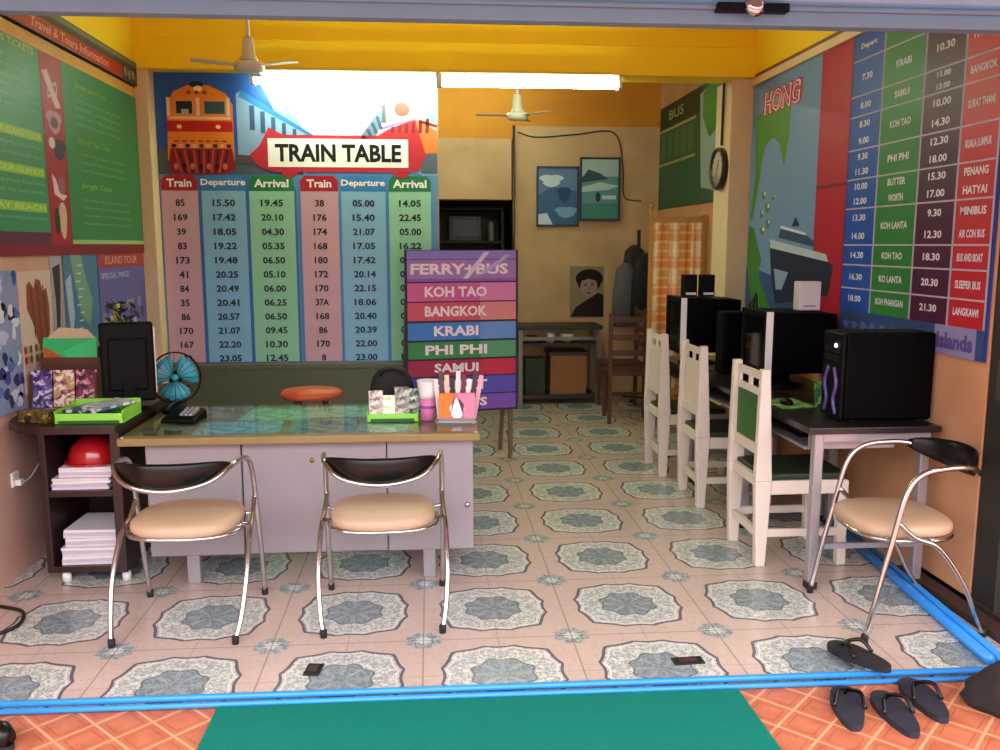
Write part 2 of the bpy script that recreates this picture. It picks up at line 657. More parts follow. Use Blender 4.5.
# folded steel gate post and dark track at right
g = thing('gate_post', 'tall dark steel gate post at the right side of the shop opening', 'post', (2.435, 3.48, 0))
DST = mat('dark_gate_steel', '3a3531', .5, .4)
pb = MB().box(-.05, -.02, -.08, .08, 0, 2.4, DST).box(.03, .06, -.08, .08, 0, 2.4, DST).box(-.02, .03, -.03, .03, 0, 2.4, DST)
pb.build('channel', g, bevel=.003)
MB().box(-.055, -.045, -.02, .02, .95, 1.12, mat('lock_plate', '57504a', .5, .5)).build('lock_plate', g)
o = MB()
for k, (x0, x1) in enumerate(((2.28, 2.36), (2.38, 2.44), (2.47, 2.6))):
    o.box(x0, x1, 3.02, 4.0, .0, .035 + .01 * k, mat('shadowed_track', '38241d', .7, var=.3))  # dark brown puts the shadow on the track into its colour
tag(o.build('gate_track', bevel=.003), 'gate track coloured shadow dark on the floor right of the blue pipes', 'track')

# ============================================================ LIGHT FITTINGS
def tube_light(x, label):
    t = thing('fluorescent_light', label, 'light', (x, 6.42, 2.80), 0, 'ceiling tube lights under the beam')
    MB().box(-.64, .64, .0, .06, -.045, .0, WHITEP).box(-.6, .6, -.01, .07, -.03, -.0, WHITEP).build('housing', t, bevel=.004)
    for sx in (-1, 1):
        MB().box(sx * .635 - .012, sx * .635 + .012, -.05, .05, -.105, -.02, WHITEP).build('end_cap', t, bevel=.004)
    tm = mat('lit_tube', 'e9ffdc', .4, emit=TUBE_POWER, var=0)
    MB().tube([(-.62, -.005, -.075), (.62, -.005, -.075)], .026, tm, seg=14, sub=1).build('tube', t)
    return t


tube_light(-.57, 'glowing fluorescent tube above the train timetable')
tube_light(.72, 'glowing fluorescent tube under the beam above the passage')


tb = tube_light(.9, 'added unseen fluorescent tube behind the beam that brightens the back wall')  # extra unseen tube, added to brighten the back wall
tb.location = (.3, 8.3, 3.33)
del tb['group']


def ceiling_fan(x, y, z, label, rz, blades=3):
    t = thing('ceiling_fan', label, 'fan', (x, y, z), rz, 'ceiling fans')
    MB().tube([(0, 0, .17), (0, 0, 3.35 - z)], .011, CREAMP, sub=1).build('down_rod', t)
    MB().lathe([(.0, .20), (.03, .20), (.036, .17), (.04, .1), (.055, .07), (.055, .055)], CREAMP).build('canopy', t)
    MB().lathe([(.05, .06), (.088, .05), (.095, .035), (.09, .01), (.06, -.005), (0.001, -.008)], CREAMP).build('motor', t)
    MB().lathe([(.0, 3.35 - z), (.05, 3.35 - z), (.055, 3.33 - z), (.03, 3.28 - z), (.0, 3.28 - z)][::-1], CREAMP).build('ceiling_cup', t)
    for k in range(blades):
        a = 2 * PI * k / blades
        M = Matrix.Rotation(a, 4, 'Z') @ Matrix.Rotation(R(4), 4, 'X')
        MB().prism([(.08, -.02), (.14, -.035), (.34, -.04), (.36, 0), (.34, .04), (.14, .035), (.08, .02)], .028, .031, CREAMP, M).build('blade', t)
    return t


ceiling_fan(-1.10, 5.75, 2.66, 'cream ceiling fan on a rod in front of the yellow beam', R(92))
ceiling_fan(.735, 7.5, 2.63, 'smaller cream ceiling fan seen below the tube light over the passage', R(70))

# ============================================================ TRAIN TIMETABLE
A = Art((0, 6.585, 0), (1, 0, 0), (0, 0, 1))
u0, u1, v0, v1 = -1.92, .06, .735, 2.80
A.slab(u0, v0, u1, v1, .012, hx('5f93c4'))
A.rect(u0, 2.1, u1, v1, 1, hx('2c56a8'))                                # deep blue sky
A.poly([(-1.22, 2.8), (.06, 2.8), (.06, 2.1), (-.9, 2.1), (-1.0, 2.35)], 2, hx('7fb8df'))
A.poly([(-1.1, 2.8), (.06, 2.8), (.06, 2.2), (-.75, 2.15)], 3, hx('f3f4f2'))
A.poly([(-1.92, 2.1), (-1.92, 2.28), (-1.6, 2.3), (-1.1, 2.2), (-.9, 2.1)], 2, hx('4a5a63'))
# side of the first train
A.poly([(-1.36, 2.66), (-1.33, 2.68), (-.72, 2.30), (-.72, 2.16), (-1.36, 2.2)], 4, hx('86a6cc'))
A.poly([(-1.33, 2.69), (-.74, 2.33), (-.72, 2.30), (-1.34, 2.64)], 5, hx('3474b8'))
for k in range(7):
    t = k / 7
    x = -1.27 + .075 * k
    h = .17 * (1 - t * .75)
    A.rect(x, 2.53 - t * .24 - h * .7, x + .035 * (1 - t * .5), 2.53 - t * .24 + h * .3, 6, hx('3b5276'))
A.poly([(-1.36, 2.24), (-.72, 2.2), (-.72, 2.17), (-1.36, 2.18)], 6, hx('5c4a58'))
# orange locomotive, front view
A.O.x -= .03
OR, RD, DK = hx('df7f2e'), hx('b8231f'), hx('232b33')
A.poly([(-1.82, 2.2), (-1.355, 2.2), (-1.355, 2.58), (-1.40, 2.66), (-1.52, 2.715), (-1.66, 2.715), (-1.76, 2.67), (-1.81, 2.58)], 7, OR)
A.rect(-1.815, 2.395, -1.36, 2.47, 8, RD)
A.poly([(-1.80, 2.48), (-1.37, 2.48), (-1.37, 2.50), (-1.80, 2.50)], 9, hx('e8b58a'))
A.rect(-1.755, 2.51, -1.625, 2.615, 9, hx('c98c58'))
A.rect(-1.56, 2.51, -1.40, 2.615, 9, hx('c98c58'))
A.rect(-1.745, 2.52, -1.635, 2.605, 10, DK)
A.rect(-1.55, 2.52, -1.41, 2.605, 10, hx('3b4c58'))
A.rect(-1.71, 2.52, -1.66, 2.55, 11, hx('9fb0b5'))
for q in (-1.80, -1.595, -1.385):
    A.rect(q - .012, 2.505, q + .012, 2.63, 10, hx('e0c09a'))
for q in (-1.655, -1.60, -1.545):
    A.ell(q, 2.665, .016, .012, 12, hx('7a3f20'))
for k in range(7):
    A.rect(-1.77 + k * .055, 2.325, -1.735 + k * .055, 2.335, 10, hx('8a2a1a'))
    A.ell(-1.765 + k * .057, 2.155, .016, .022, 11, hx('2a1518' if k % 2 else 'c46a50'))
A.ell(-1.73, 2.43, .018, .014, 11, hx('f0d48a'))
A.ell(-1.46, 2.43, .018, .014, 11, hx('f0d48a'))
A.ell(-1.59, 2.69, .03, .02, 11, hx('f4dfa0'))
A.ell(-1.60, 2.72, .05, .022, 8, DK)
for k in range(9):
    A.rect(-1.79 + k * .048, 2.285, -1.76 + k * .048, 2.31, 9, hx('e9a46a') if k % 2 else DK)
A.poly([(-1.80, 2.28), (-1.37, 2.28), (-1.35, 2.14), (-1.42, 2.1), (-1.78, 2.1), (-1.82, 2.14)], 8, hx('8a1f22'))
for k in range(12):
    A.poly([(-1.78 + k * .034, 2.27), (-1.765 + k * .034, 2.27), (-1.72 + k * .026, 2.11), (-1.735 + k * .026, 2.11)], 9, hx('4a1a20') if k % 2 else hx('b04a40'))
A.O.x += .03
# second train at right
A.poly([(-.62, 2.28), (-.38, 2.60), (-.10, 2.64), (.06, 2.5), (.06, 2.22), (-.6, 2.2)], 4, hx('c9bcd0'))
A.poly([(-.58, 2.25), (-.30, 2.42), (-.10, 2.5), (-.02, 2.36), (.02, 2.2), (-.58, 2.2)], 5, hx('c5373a'))
A.poly([(-.10, 2.5), (.06, 2.42), (.06, 2.24), (-.02, 2.24)], 6, hx('df7440'))
A.poly([(-.55, 2.29), (-.36, 2.55), (-.30, 2.53), (-.42, 2.3)], 6, hx('6b7f9b'))
A.rect(-.335, 2.47, -.305, 2.60, 7, hx('52595d'))
A.poly([(-.34, 2.42), (-.08, 2.50), (-.08, 2.515), (-.34, 2.44)], 7, hx('8a7fd0'))
A.ell(-.19, 2.565, .055, .05, 7, hx('d9524a'))
A.poly([(-.08, 2.62), (.06, 2.60), (.06, 2.46), (-.02, 2.50)], 7, hx('7fa5b8'))
A.rect(-.06, 2.12, .06, 2.26, 7, hx('56606e'))
for k in range(6):
    A.poly([(-.27 + k * .05, 2.44 + k * .012), (-.245 + k * .05, 2.446 + k * .012), (-.25 + k * .05, 2.40), (-.275 + k * .05, 2.40)], 8, hx('7a2836'))
for k in range(5):
    A.poly([(-.52 + k * .035, 2.33 + k * .045), (-.50 + k * .035, 2.34 + k * .045), (-.47 + k * .035, 2.31 + k * .03), (-.49 + k * .035, 2.30 + k * .03)], 8, hx('40506a'))
A.poly([(-.08, 2.5), (.06, 2.46), (.06, 2.44), (-.06, 2.47)], 8, hx('8a3a30'))
# columns
PK, LB, LG = hx('cfa6b4'), hx('86bbdc'), hx('93cfae')
cols = [(-1.91, -1.655, PK, 'a92432', 'Train'), (-1.63, -1.32, LB, '3a80c0', 'Departure'), (-1.295, -.975, LG, '287a50', 'Arrival'),
        (-.93, -.66, PK, 'a92432', 'Train'), (-.64, -.32, LB, '3a80c0', 'Departure'), (-.295, .01, LG, '287a50', 'Arrival')]
A.poly([(-1.90, v0), (-.96, v0), (-.96, 2.0), (-1.02, 2.1), (-1.86, 2.1), (-1.90, 2.03)], 3, hx('3f6fb0'))
A.poly([(-.95, v0), (.0, v0), (.0, 2.06), (-.08, 2.12), (-.88, 2.12), (-.95, 2.05)], 4, hx('4f86c2'))
rowsets = [
    ['85', '169', '39', '83', '173', '41', '84', '35', '86', '170', '167', '32'],
    ['15.50', '17.42', '18.05', '19.22', '19.48', '20.25', '20.49', '20.41', '20.57', '21.07', '22.20', '23.05'],
    ['19.45', '20.10', '04.30', '05.35', '06.50', '05.10', '06.00', '06.25', '06.50', '09.45', '10.30', '12.45'],
    ['38', '176', '174', '168', '180', '172', '170', '37A', '168', '86', '170', '8'],
    ['05.00', '15.40', '21.07', '17.05', '17.42', '20.14', '22.15', '18.06', '20.40', '20.39', '22.00', '23.00'],
    ['14.05', '22.45', '05.00', '16.22', '06.30', '07.10', '08.20', '05.15', '06.40', '06.10', '09.25', '10.40']]
INK = hx('27323c')
WH = hx('f3f1f0')
for (a, b_, bg, hd, nm), rows in zip(cols, rowsets):
    A.rect(a, v0 + .01, b_, 2.04, 5, bg)
    c = (a + b_) / 2
    A.poly([(a, 1.985), (b_, 1.985), (b_, 2.06), (b_ - .03, 2.095), (a + .03, 2.095), (a, 2.06)], 6, hx(hd))
    A.text(nm, c, 2.04, .058, 7, WH, w=.035 * len(nm), bold=.03)
    for k, rr in enumerate(rows):
        A.text(rr, c, 1.90 - k * .1025, .05, 7, INK, w=.032 * len(rr), bold=.03)
# the red sign plate with TRAIN TABLE
RED = hx('b5303c')
A.poly([(-1.28, 2.24), (-1.21, 2.30), (-1.14, 2.43), (-1.04, 2.38), (-.4, 2.38), (-.17, 2.38), (-.08, 2.43), (-.06, 2.31), (-.02, 2.24), (-.08, 2.13), (-.2, 2.12), (-.9, 2.12), (-1.12, 2.12), (-1.22, 2.16)], 8, RED)
A.ell(-1.0, 2.115, .055, .035, 9, RED)
A.ell(-.2, 2.115, .055, .035, 9, RED)
A.rect(-1.15, 2.155, -.15, 2.355, 10, WH)
A.text('TRAIN TABLE', -.65, 2.255, .125, 11, hx('1a1a20'), w=.90, bold=.035)
tag(A.build('train_timetable'), 'big wall poster headed TRAIN TABLE with orange locomotive and time columns', 'poster')

# ============================================================ RIGHT TIMETABLE BOARD (u = -Y)
A = Art((XR - .012, 0, 0), (0, -1, 0), (0, 0, 1))
zt = 2.735
A.slab(-6.49, 1.10, -3.575, zt, .01, hx('2a3f86'))
A.rect(-6.49, 1.10, -5.34, zt, 1, hx('6f93c0', scale=2))          # sea map
A.poly([(-6.49, 1.10), (-6.49, 1.45), (-5.9, 1.38), (-5.34, 1.40), (-4.94, 1.36), (-4.94, 1.1)], 2, hx('2c4f86'))
GR = hx('4c8a35')
A.poly([(-6.42, 2.52), (-6.1, 2.55), (-5.78, 2.54), (-5.80, 2.3), (-5.86, 2.12), (-5.95, 2.28), (-6.06, 2.33), (-6.2, 2.30), (-6.26, 2.2), (-6.3, 2.05), (-6.4, 1.8), (-6.46, 1.78), (-6.38, 2.1), (-6.40, 2.35)], 3, GR)
A.poly([(-6.47, 1.74), (-6.36, 1.72), (-6.28, 1.6), (-6.20, 1.5), (-6.24, 1.38), (-6.05, 1.22), (-5.9, 1.1), (-6.3, 1.1), (-6.42, 1.3), (-6.48, 1.5)], 3, hx('3f7d38'))
for (p, q, a_, b_) in ((-6.2, 1.95, .04, .03), (-6.12, 1.86, .05, .035), (-6.23, 1.82, .03, .03), (-6.1, 1.75, .04, .03), (-6.2, 1.7, .05, .03), (-6.02, 1.92, .03, .012)):
    A.ell(p, q, a_, b_, 3, hx('5f7a5a'), wob=.2, ph=p)
    A.ell(p + .02, q + .01, a_ * .4, b_ * .4, 4, hx('d8ded6'))
A.text('HONG', -5.95, 2.58, .17, 4, hx('b02f48'), w=.66, slant=.1, bold=.10)
A.text('HONG', -5.95, 2.58, .15, 5, hx('eceaf2'), w=.60, slant=.1, bold=.04)
A.text('HONG', -5.95, 2.58, .13, 6, hx('c8384e'), w=.56, slant=.1, bold=.0)
# red column
A.rect(-5.34, 1.10, -4.94, zt, 3, hx('a81c38'))
A.rect(-5.34, 1.935, -4.94, 1.955, 4, hx('6f1024'))
# ferry
A.poly([(-6.05, 1.62), (-5.2, 1.52), (-5.05, 1.48), (-5.1, 1.3), (-5.9, 1.2), (-6.0, 1.4)], 5, hx('1f2c46'))
A.poly([(-6.05, 1.64), (-5.15, 1.545), (-5.12, 1.50), (-6.03, 1.58)], 6, hx('b9c6d8'))
A.poly([(-5.9, 1.65), (-5.3, 1.585), (-5.32, 1.62), (-5.5, 1.68), (-5.86, 1.71)], 6, hx('3b5070'))
A.poly([(-5.86, 1.71), (-5.45, 1.66), (-5.45, 1.675), (-5.86, 1.73)], 7, hx('d3dae4'))
A.poly([(-5.68, 1.72), (-5.62, 1.78), (-5.55, 1.72)], 7, hx('27324a'))
A.poly([(-5.95, 1.44), (-5.7, 1.42), (-5.8, 1.3), (-5.9, 1.3)], 7, hx('8fa6c4'))
# timetable columns
colr = [(-4.93, -4.60, '1c4fae'), (-4.585, -4.20, '2a7a38'), (-4.185, -3.875, '451038'), (-3.86, -3.60, 'b3202f')]
rows = [zt, 2.60, 2.41, 2.30, 2.12, 1.96, 1.80, 1.60, 1.49, 1.36, 1.25]
txt = {
    0: ['Depart', '7.30', '8.00', '8.30|9.00', '9.30|11.30', '10.00|12.00', '13.30|14.00', '14.30', '16.30', '18.00'],
    1: ['To', 'KRABI', 'SAMUI', 'KOH TAO', 'PHI PHI', 'BUTTER|WORTH', 'KOH LANTA', 'KOH TAO', 'KO LANTA', 'KOH PHANGAN'],
    2: ['Arrive', '10.30', '11.00|13.00', '10.00|14.30', '12.30|18.00', '15.30|17.00', '9.30|12.30', '18.30', '20.30', '21.30'],
    3: ['Details', 'PHUKET', 'BANGKOK', 'SURAT THANI', 'KUALA LUMPUR', 'PENANG|HATYAI', 'MINIBUS|AIR CON BUS', 'BUS AND BOAT', 'SLEEPER BUS', 'LANGKAWI']}
for ci, (a, b_, hc) in enumerate(colr):
    A.rect(a, 1.235, b_, zt, 3, hx(hc))
    A.rect(b_, 1.235, b_ + .015, zt, 4, hx('a9a0b8'))
    for k in range(10):
        t, bt = rows[k], rows[k + 1]
        if k:
            A.rect(a, t - .004, b_, t + .004, 5, hx('b7a9bd'))
        parts = txt[ci][k].split('|')
        n = len(parts)
        for q, p in enumerate(parts):
            hh = min(.036, (t - bt) * .5 / n)
            zc = bt + (t - bt) * (n - q - .5) / n
            A.text(p, (a + b_) / 2, zc, hh, 6, hx('dcd8e6'), w=min((b_ - a) * .72, hh * .8 * len(p)), bold=.03)
# lower strip
A.rect(-4.93, 1.10, -3.58, 1.235, 3, hx('35487e'))
A.rect(-3.96, 1.10, -3.64, 1.235, 4, hx('8d84b4'))
A.text('Islands', -3.80, 1.165, .075, 5, hx('574a8e'), w=.28, bold=.05)
for k in range(9):
    A.ell(-4.85 + k * .1, 1.16, .035, .02, 4, hx('5a70a2'), wob=.3, ph=k)
tag(A.build('ferry_timetable'), 'long wall board with sea map, ferry picture and blue, green, maroon and red columns', 'poster')

# ============================================================ LEFT GREEN BOARD (u = Y)
A = Art((XL + .012, 0, 0), (0, 1, 0), (0, 0, 1))
A.slab(3.3, 1.545, 6.44, 2.72, .01, hx('7d2430'))
A.step = .0008
A.rect(3.3, 1.66, 4.91, 2.62, 1, hx('3d8a5c', scale=1.5))
A.rect(5.19, 1.62, 6.43, 2.62, 1, hx('3a7c4a', scale=1.5))
A.rect(3.3, 2.60, 6.43, 2.665, 2, hx('d3a64e'))
A.rect(4.92, 1.6, 5.18, 2.60, 2, hx('9c2334'))
A.rect(3.3, 1.6, 4.9, 1.665, 2, hx('5b2a42'))
A.rect(3.3, 1.57, 6.43, 1.60, 2, hx('7d2430'))
A.rect(5.19, 1.605, 6.43, 1.63, 3, hx('9bbf7a'))
A.text('TOURS AND BUS TICKETS', 4.4, 2.575, .035, 3, hx('b8c86a'), w=.9, bold=.02)
names = [('KOH PHI PHI ISLAND TOUR', 2.15), ('KRABI FOUR ISLANDS', 1.97), ('RAILAY BEACH', 1.79)]
for t, z in names:
    A.rect(3.5, z - .024, 4.88, z + .024, 2, hx('8cc24a'))
    A.text(t, 4.49, z, .028, 3, hx('c9e27a'), w=.75)
rnd = random.Random(3)
def lines(u, v, n, w, colr_, dv=.045, h=.022):
    for k in range(n):
        t = ' '.join(rnd.choice(['boat', 'trip', 'includes', 'lunch', 'snorkel', 'daily', 'pickup', 'beach', 'cave', 'island', 'guide']) for _ in range(5))
        A.text(t, u, v - k * dv, h, 3, colr_, w=w, bold=.01)
lines(4.5, 2.50, 6, .75, hx('7fb090'))
lines(4.5, 2.09, 2, .75, hx('7fb090'))
lines(4.5, 1.91, 2, .75, hx('7fb090'))
lines(4.5, 1.735, 1, .75, hx('7fb090'))
for t, z in (('James Island Tour', 2.50), ('Island Day Trips', 2.19), ('Jungle Tour', 1.94)):
    A.text(t, 5.62, z, .042, 4, hx('86b84a'), w=.5, slant=.2)
lines(5.72, 2.42, 4, .75, hx('7fa878'))
lines(5.75, 2.12, 3, .75, hx('7fa878'))
lines(5.78, 1.86, 4, .8, hx('7fa878'))
# red strip pictures
A.poly([(4.93, 2.5), (5.0, 2.52), (5.15, 2.34), (5.08, 2.33)], 3, hx('d9b8c4'))
A.ell(5.05, 2.26, .09, .06, 3, hx('b98aa0'), wob=.2)
A.ell(5.05, 2.25, .05, .03, 4, hx('5a3040'))
A.ell(5.09, 2.12, .08, .055, 3, hx('2c2c3c'), wob=.2)
A.ell(5.0, 2.14, .04, .03, 4, hx('d8ccc8'))
A.poly([(4.97, 1.98), (5.02, 1.95), (5.06, 1.88), (5.16, 1.87), (5.1, 1.84), (4.99, 1.87)], 3, hx('e8c4cc'))
A.ell(5.09, 1.92, .05, .05, 3, hx('8a5a70'))
A.ell(5.08, 1.74, .05, .10, 3, hx('c9b59c'), wob=.1)
A.ell(5.0, 1.73, .035, .07, 4, hx('3a2a24'))
A.text('DO', 5.05, 2.42, .1, 5, hx('e0c8d8'), w=.12, slant=.2)
tag(A.build('tour_board'), 'green tour notice board with a red picture strip on the left wall', 'poster')
# header sign above it
A = Art((XL + .03, 0, 0), (0, 1, 0), (0, 0, 1))
A.slab(3.3, 2.675, 6.44, 2.83, .028, hx('3c3f34'))
A.rect(3.3, 2.68, 6.15, 2.76, 1, hx('a8301f'))
A.text('Travel & Tours Information', 5.35, 2.722, .05, 2, hx('d89888'), w=1.1, slant=.2, bold=.02)
A.rect(3.3, 2.795, 6.43, 2.825, 1, hx('6f7458'))
for k in range(6):
    A.ell(6.2 + .04 * k, 2.735 + .01 * math.sin(k * 2.3), .02, .03, 2, hx('6c6458') if k % 2 else hx('a89888'), wob=.2)
tag(A.build('header_sign'), 'narrow dark and red header sign above the green tour board', 'sign')

# ---------------- prints on the lower left wall
def left_print(name, y0, y1, z0, z1, bg, label, fn=None, cat='poster', m=None):
    a = Art((XL + .008, 0, 0), (0, 1, 0), (0, 0, 1))
    a.slab(y0, z0, y1, z1, .007, m or hx(bg))
    if fn: fn(a)
    return tag(a.build(name), label, cat)


def floral(a):
    r2 = random.Random(5)
    for k in range(70):
        a.ell(4.02 + r2.random() * .44, .84 + r2.random() * .62, .02 + r2.random() * .03, .02 + r2.random() * .02, 1 + k % 4,
              hx(r2.choice(['3c4f9a', 'b9c0e0', '5d6fb8', 'd5d8ea', '2a3668', '7d9ab0'])), n=9, wob=.25, ph=k)
left_print('floral_print', 4.0, 4.48, .80, 1.48, '8a95c0', 'blue and white floral print at the left edge of the left wall', floral)


def hand(a):
    H = hx('8a4a30')
    a.poly([(4.58, 1.40), (4.62, 1.42), (4.66, 1.38), (4.69, 1.43), (4.74, 1.42), (4.76, 1.36), (4.81, 1.38), (4.83, 1.28), (4.82, 1.16), (4.78, 1.06), (4.68, 1.08), (4.63, 1.2), (4.57, 1.28)], 1, H)
    for p in (4.62, 4.69, 4.76):
        a.poly([(p, 1.40), (p + .012, 1.39), (p + .03, 1.15), (p + .02, 1.12)], 2, hx('5d2d1e'))
    for k in range(16):
        a.ell(4.52 + .03 * (k % 8), 1.08 - .05 * (k // 8), .018, .022, 2, hx(['a53a30', 'b8a070', '4a6a40', 'd8c8b0'][k % 4]), n=8)
left_print('henna_print', 4.50, 4.87, .86, 1.47, 'd0bcb0', 'pale print of a brown painted hand on the left wall', hand)


def figure(a):
    a.poly([(4.9, 1.48), (5.0, 1.5), (4.99, 1.36), (4.96, 1.2), (4.95, 1.12), (4.91, 1.14), (4.92, 1.3)], 1, hx('3a3638'))
left_print('narrow_print', 4.885, 5.02, 1.06, 1.54, 'a9a4b0', 'narrow grey print with dark figure between hand print and map', figure)


def mapp(a):
    a.poly([(5.14, 1.55), (5.3, 1.55), (5.36, 1.4), (5.44, 1.28), (5.38, 1.12), (5.26, 1.2), (5.2, 1.36)], 1, hx('7fa08c'))
    a.poly([(5.06, 1.4), (5.14, 1.44), (5.16, 1.2), (5.1, 1.06)], 1, hx('aebfd8'))
    for k in range(9):
        a.rect(5.2 + .02 * (k % 3), 1.12 + .045 * k, 5.27 + .02 * (k % 3), 1.128 + .045 * k, 2, hx('c8d8d0'))
left_print('map_print', 5.05, 5.54, 1.02, 1.575, '4c7a9a', 'blue and green map print on the left wall beside the column end', mapp)


def purple(a):
    a.rect(5.57, 1.46, 6.42, 1.56, 1, hx('a8403a'))
    a.text('ISLAND TOUR', 5.98, 1.505, .05, 2, hx('d8988c'), w=.6)
    a.text('SPECIAL PRICE', 5.85, 1.41, .035, 2, hx('c0bce0'), w=.5)
    for k in range(14):
        a.ell(5.62 + .055 * k, 1.15 + .07 * math.sin(k * 1.7), .035, .04, 1 + k % 3, hx(['8f8cc8', '3a3a6a', 'b9b4dc', '504c8a'][k % 4]), n=10, wob=.2)
left_print('purple_print', 5.56, 6.43, .96, 1.57, '6460a0', 'purple tour print with a red top band beside the cream column', purple)

# white socket
so = thing('wall_socket', 'small white plug socket low on the left wall', 'socket', (XL, 4.31, .48))
MB().box(0, .012, -.035, .035, -.035, .035, WHITEP).build('plate', so, bevel=.003)
MB().box(.012, .04, -.02, .018, -.03, .0, WHITEP).build('plug', so, bevel=.004)
MB().tube([(.01, .02, -.03), (.03, .1, -.02), (.02, .25, .02), (.012, .45, .04)], .004, WHITEP).build('cord', so)

# ============================================================ FAR PART: map board, pictures
A = Art((XR - .01, 0, 0), (0, -1, 0), (0, 0, 1))
A.slab(-9.15, 1.96, -6.88, 2.97, .009, hx('33543a'))
A.step = .001
A.rect(-9.15, 2.76, -7.75, 2.97, 1, hx('22352a'))
A.text('BUS', -8.55, 2.86, .09, 2, hx('8fae6c'), w=.5)
for z in (2.73, 2.4):
    A.rect(-9.15, z - .012, -7.9, z + .012, 2, hx('a09a5a'))
for k in range(5):
    A.rect(-9.05 + k * .23, 2.45, -8.9 + k * .23, 2.7, 2, hx('3f6a44'))
    A.rect(-9.05 + k * .23, 2.02, -8.9 + k * .23, 2.36, 2, hx('2b5a40'))
A.poly([(-7.8, 2.9), (-7.3, 2.97), (-6.9, 2.9), (-6.9, 2.0), (-7.7, 2.1)], 2, hx('8fa6a0'))
A.poly([(-7.7, 2.9), (-7.5, 2.95), (-7.1, 2.9), (-7.15, 2.6), (-7.5, 2.5), (-7.7, 2.7)], 3, hx('4a8038'))
tag(A.build('map_board'), 'dark green bus board with pale map on the far right wall behind the clock', 'poster')


def sea_picture(x0, x1, z0, z1, y, label, kind):
    t = thing('framed_picture', label, 'picture', ((x0 + x1) / 2, y, (z0 + z1) / 2))
    w, h = (x1 - x0) / 2, (z1 - z0) / 2
    f = MB()
    for q in ((-w, w, h - .02, h), (-w, w, -h, -h + .02), (-w, -w + .02, -h, h), (w - .02, w, -h, h)):
        f.box(q[0], q[1], -.012, .012, q[2], q[3], mat('navy_frame', '1c2f4c', .4))
    f.build('frame', t)
    a = Art((0, -.004, 0), (1, 0, 0), (0, 0, 1))
    s = -1
    a.slab(-w + .01, -h + .01, w - .01, h - .01, .01, hx('3a5a86' if kind else '5a8c92'))
    if kind:
        a.poly([(-w, .0), (-w * .3, .1), (w, .05), (w, h * .9), (-w, h * .9)], 1, hx('5b78a4'))
        a.ell(-w * .3, h * .55, w * .5, h * .2, 2, hx('c4d0e4'), wob=.25)
        a.ell(w * .3, h * .1, w * .3, h * .25, 2, hx('27406a'), wob=.2)
        a.poly([(-w + .01, -h + .01), (-w * .2, -h + .01), (-w * .5, -h * .55), (-w + .01, -h * .6)], 2, hx('c8d2e6'))
        a.ell(w * .4, -h * .5, w * .5, h * .18, 2, hx('6f9ac0'), wob=.2)
    else:
        a.rect(-w + .01, h * .4, w - .01, h - .01, 1, hx('9fb4bc'))
        a.poly([(-w + .01, h * .3), (-w * .6, h * .62), (0, h * .5), (w * .4, h * .32), (-w + .01, h * .2)], 2, hx('2f4a58'))
        a.poly([(-w + .01, h * .05), (0, h * .22), (w - .01, h * .1), (w * .4, -h * .02), (-w + .01, -h * .1)], 2, hx('a8c4c4'))
        a.ell(-.02, -h * .25, .025, .05, 3, hx('233a40'))
        a.rect(w * .1, -h * .32, w * .8, -h * .2, 2, hx('c0d4d0'))
        a.rect(-w + .01, -h + .01, w - .01, -h * .45, 1, hx('3f7f78'))
    a.build('print', t)
    return t


sea_picture(1.10, 1.54, 1.79, 2.40, YB - .014, 'blue seascape picture, the left one of two on the tan back wall', 1)
sea_picture(1.545, 1.965, 1.85, 2.49, YB - .042, 'green seascape picture, right and higher one of two on the tan back wall', 0)

# portrait print over the far table
A = Art((0, YB - .008, 0), (1, 0, 0), (0, 0, 1))
A.slab(1.46, .84, 1.82, 1.38, .007, hx('8a7a60'))
A.poly([(1.47, .85), (1.82, .85), (1.82, 1.08), (1.76, 1.1), (1.66, 1.04), (1.52, .95)], 1, hx('24130f'))
A.ell(1.665, 1.25, .145, .10, 2, hx('120b0a'))
A.ell(1.665, 1.21, .125, .10, 2.5, hx('120b0a'))
A.ell(1.66, 1.165, .09, .115, 3, hx('9c8078'))
A.poly([(1.56, 1.22), (1.66, 1.25), (1.76, 1.22), (1.76, 1.30), (1.66, 1.33), (1.56, 1.30)], 4, hx('120b0a'))
for s in (-1, 1):
    A.ell(1.66 + s * .036, 1.185, .014, .008, 5, hx('2c1e1c'))
    A.rect(1.66 + s * .036 - .016, 1.202, 1.66 + s * .036 + .016, 1.207, 5, hx('2c1e1c'))
A.poly([(1.66, 1.18), (1.674, 1.14), (1.65, 1.138)], 5, hx('82655c'))
A.ell(1.66, 1.10, .028, .01, 5, hx('74403c'))
tag(A.build('portrait_print'), 'small portrait print of a dark haired face above the far table', 'poster')

# far console table with shelf and drawer box
t = thing('console_table', 'metal framed console table with a shelf against the back wall', 'table', (1.30, 8.9, 0))
MB().box(-.44, .42, -.22, .24, .76, .80, mat('dark_table_top', '2c241f', .5)).build('tabletop', t, bevel=.004)
for x in (-.41, .38):
    for y in (-.19, .2):
        MB().box(x - .022, x + .022, y - .022, y + .022, 0, .76, mat('dull_steel', '7f7a70', .45, .6)).build('leg', t, bevel=.003)
MB().box(-.39, .36, -.18, .2, .60, .625, mat('dark_table_top', '2c241f')).build('shelf', t)
MB().box(-.39, .36, -.20, -.18, .655, .69, mat('dull_steel', '7f7a70')).build('rail', t)
d = MB().box(-.10, .27, -.15, .18, .1, .5, mat('orange_wood', '8e5a2c', .5, var=.2)).box(-.12, .29, -.17, .19, .5, .53, mat('dark_table_top', '2c241f'))
d.build('drawer_box', t, bevel=.004)
MB().box(-.35, -.15, -.12, .12, .1, .46, mat('deep_green_box', '2a3326', .6)).build('side_box', t, bevel=.004)
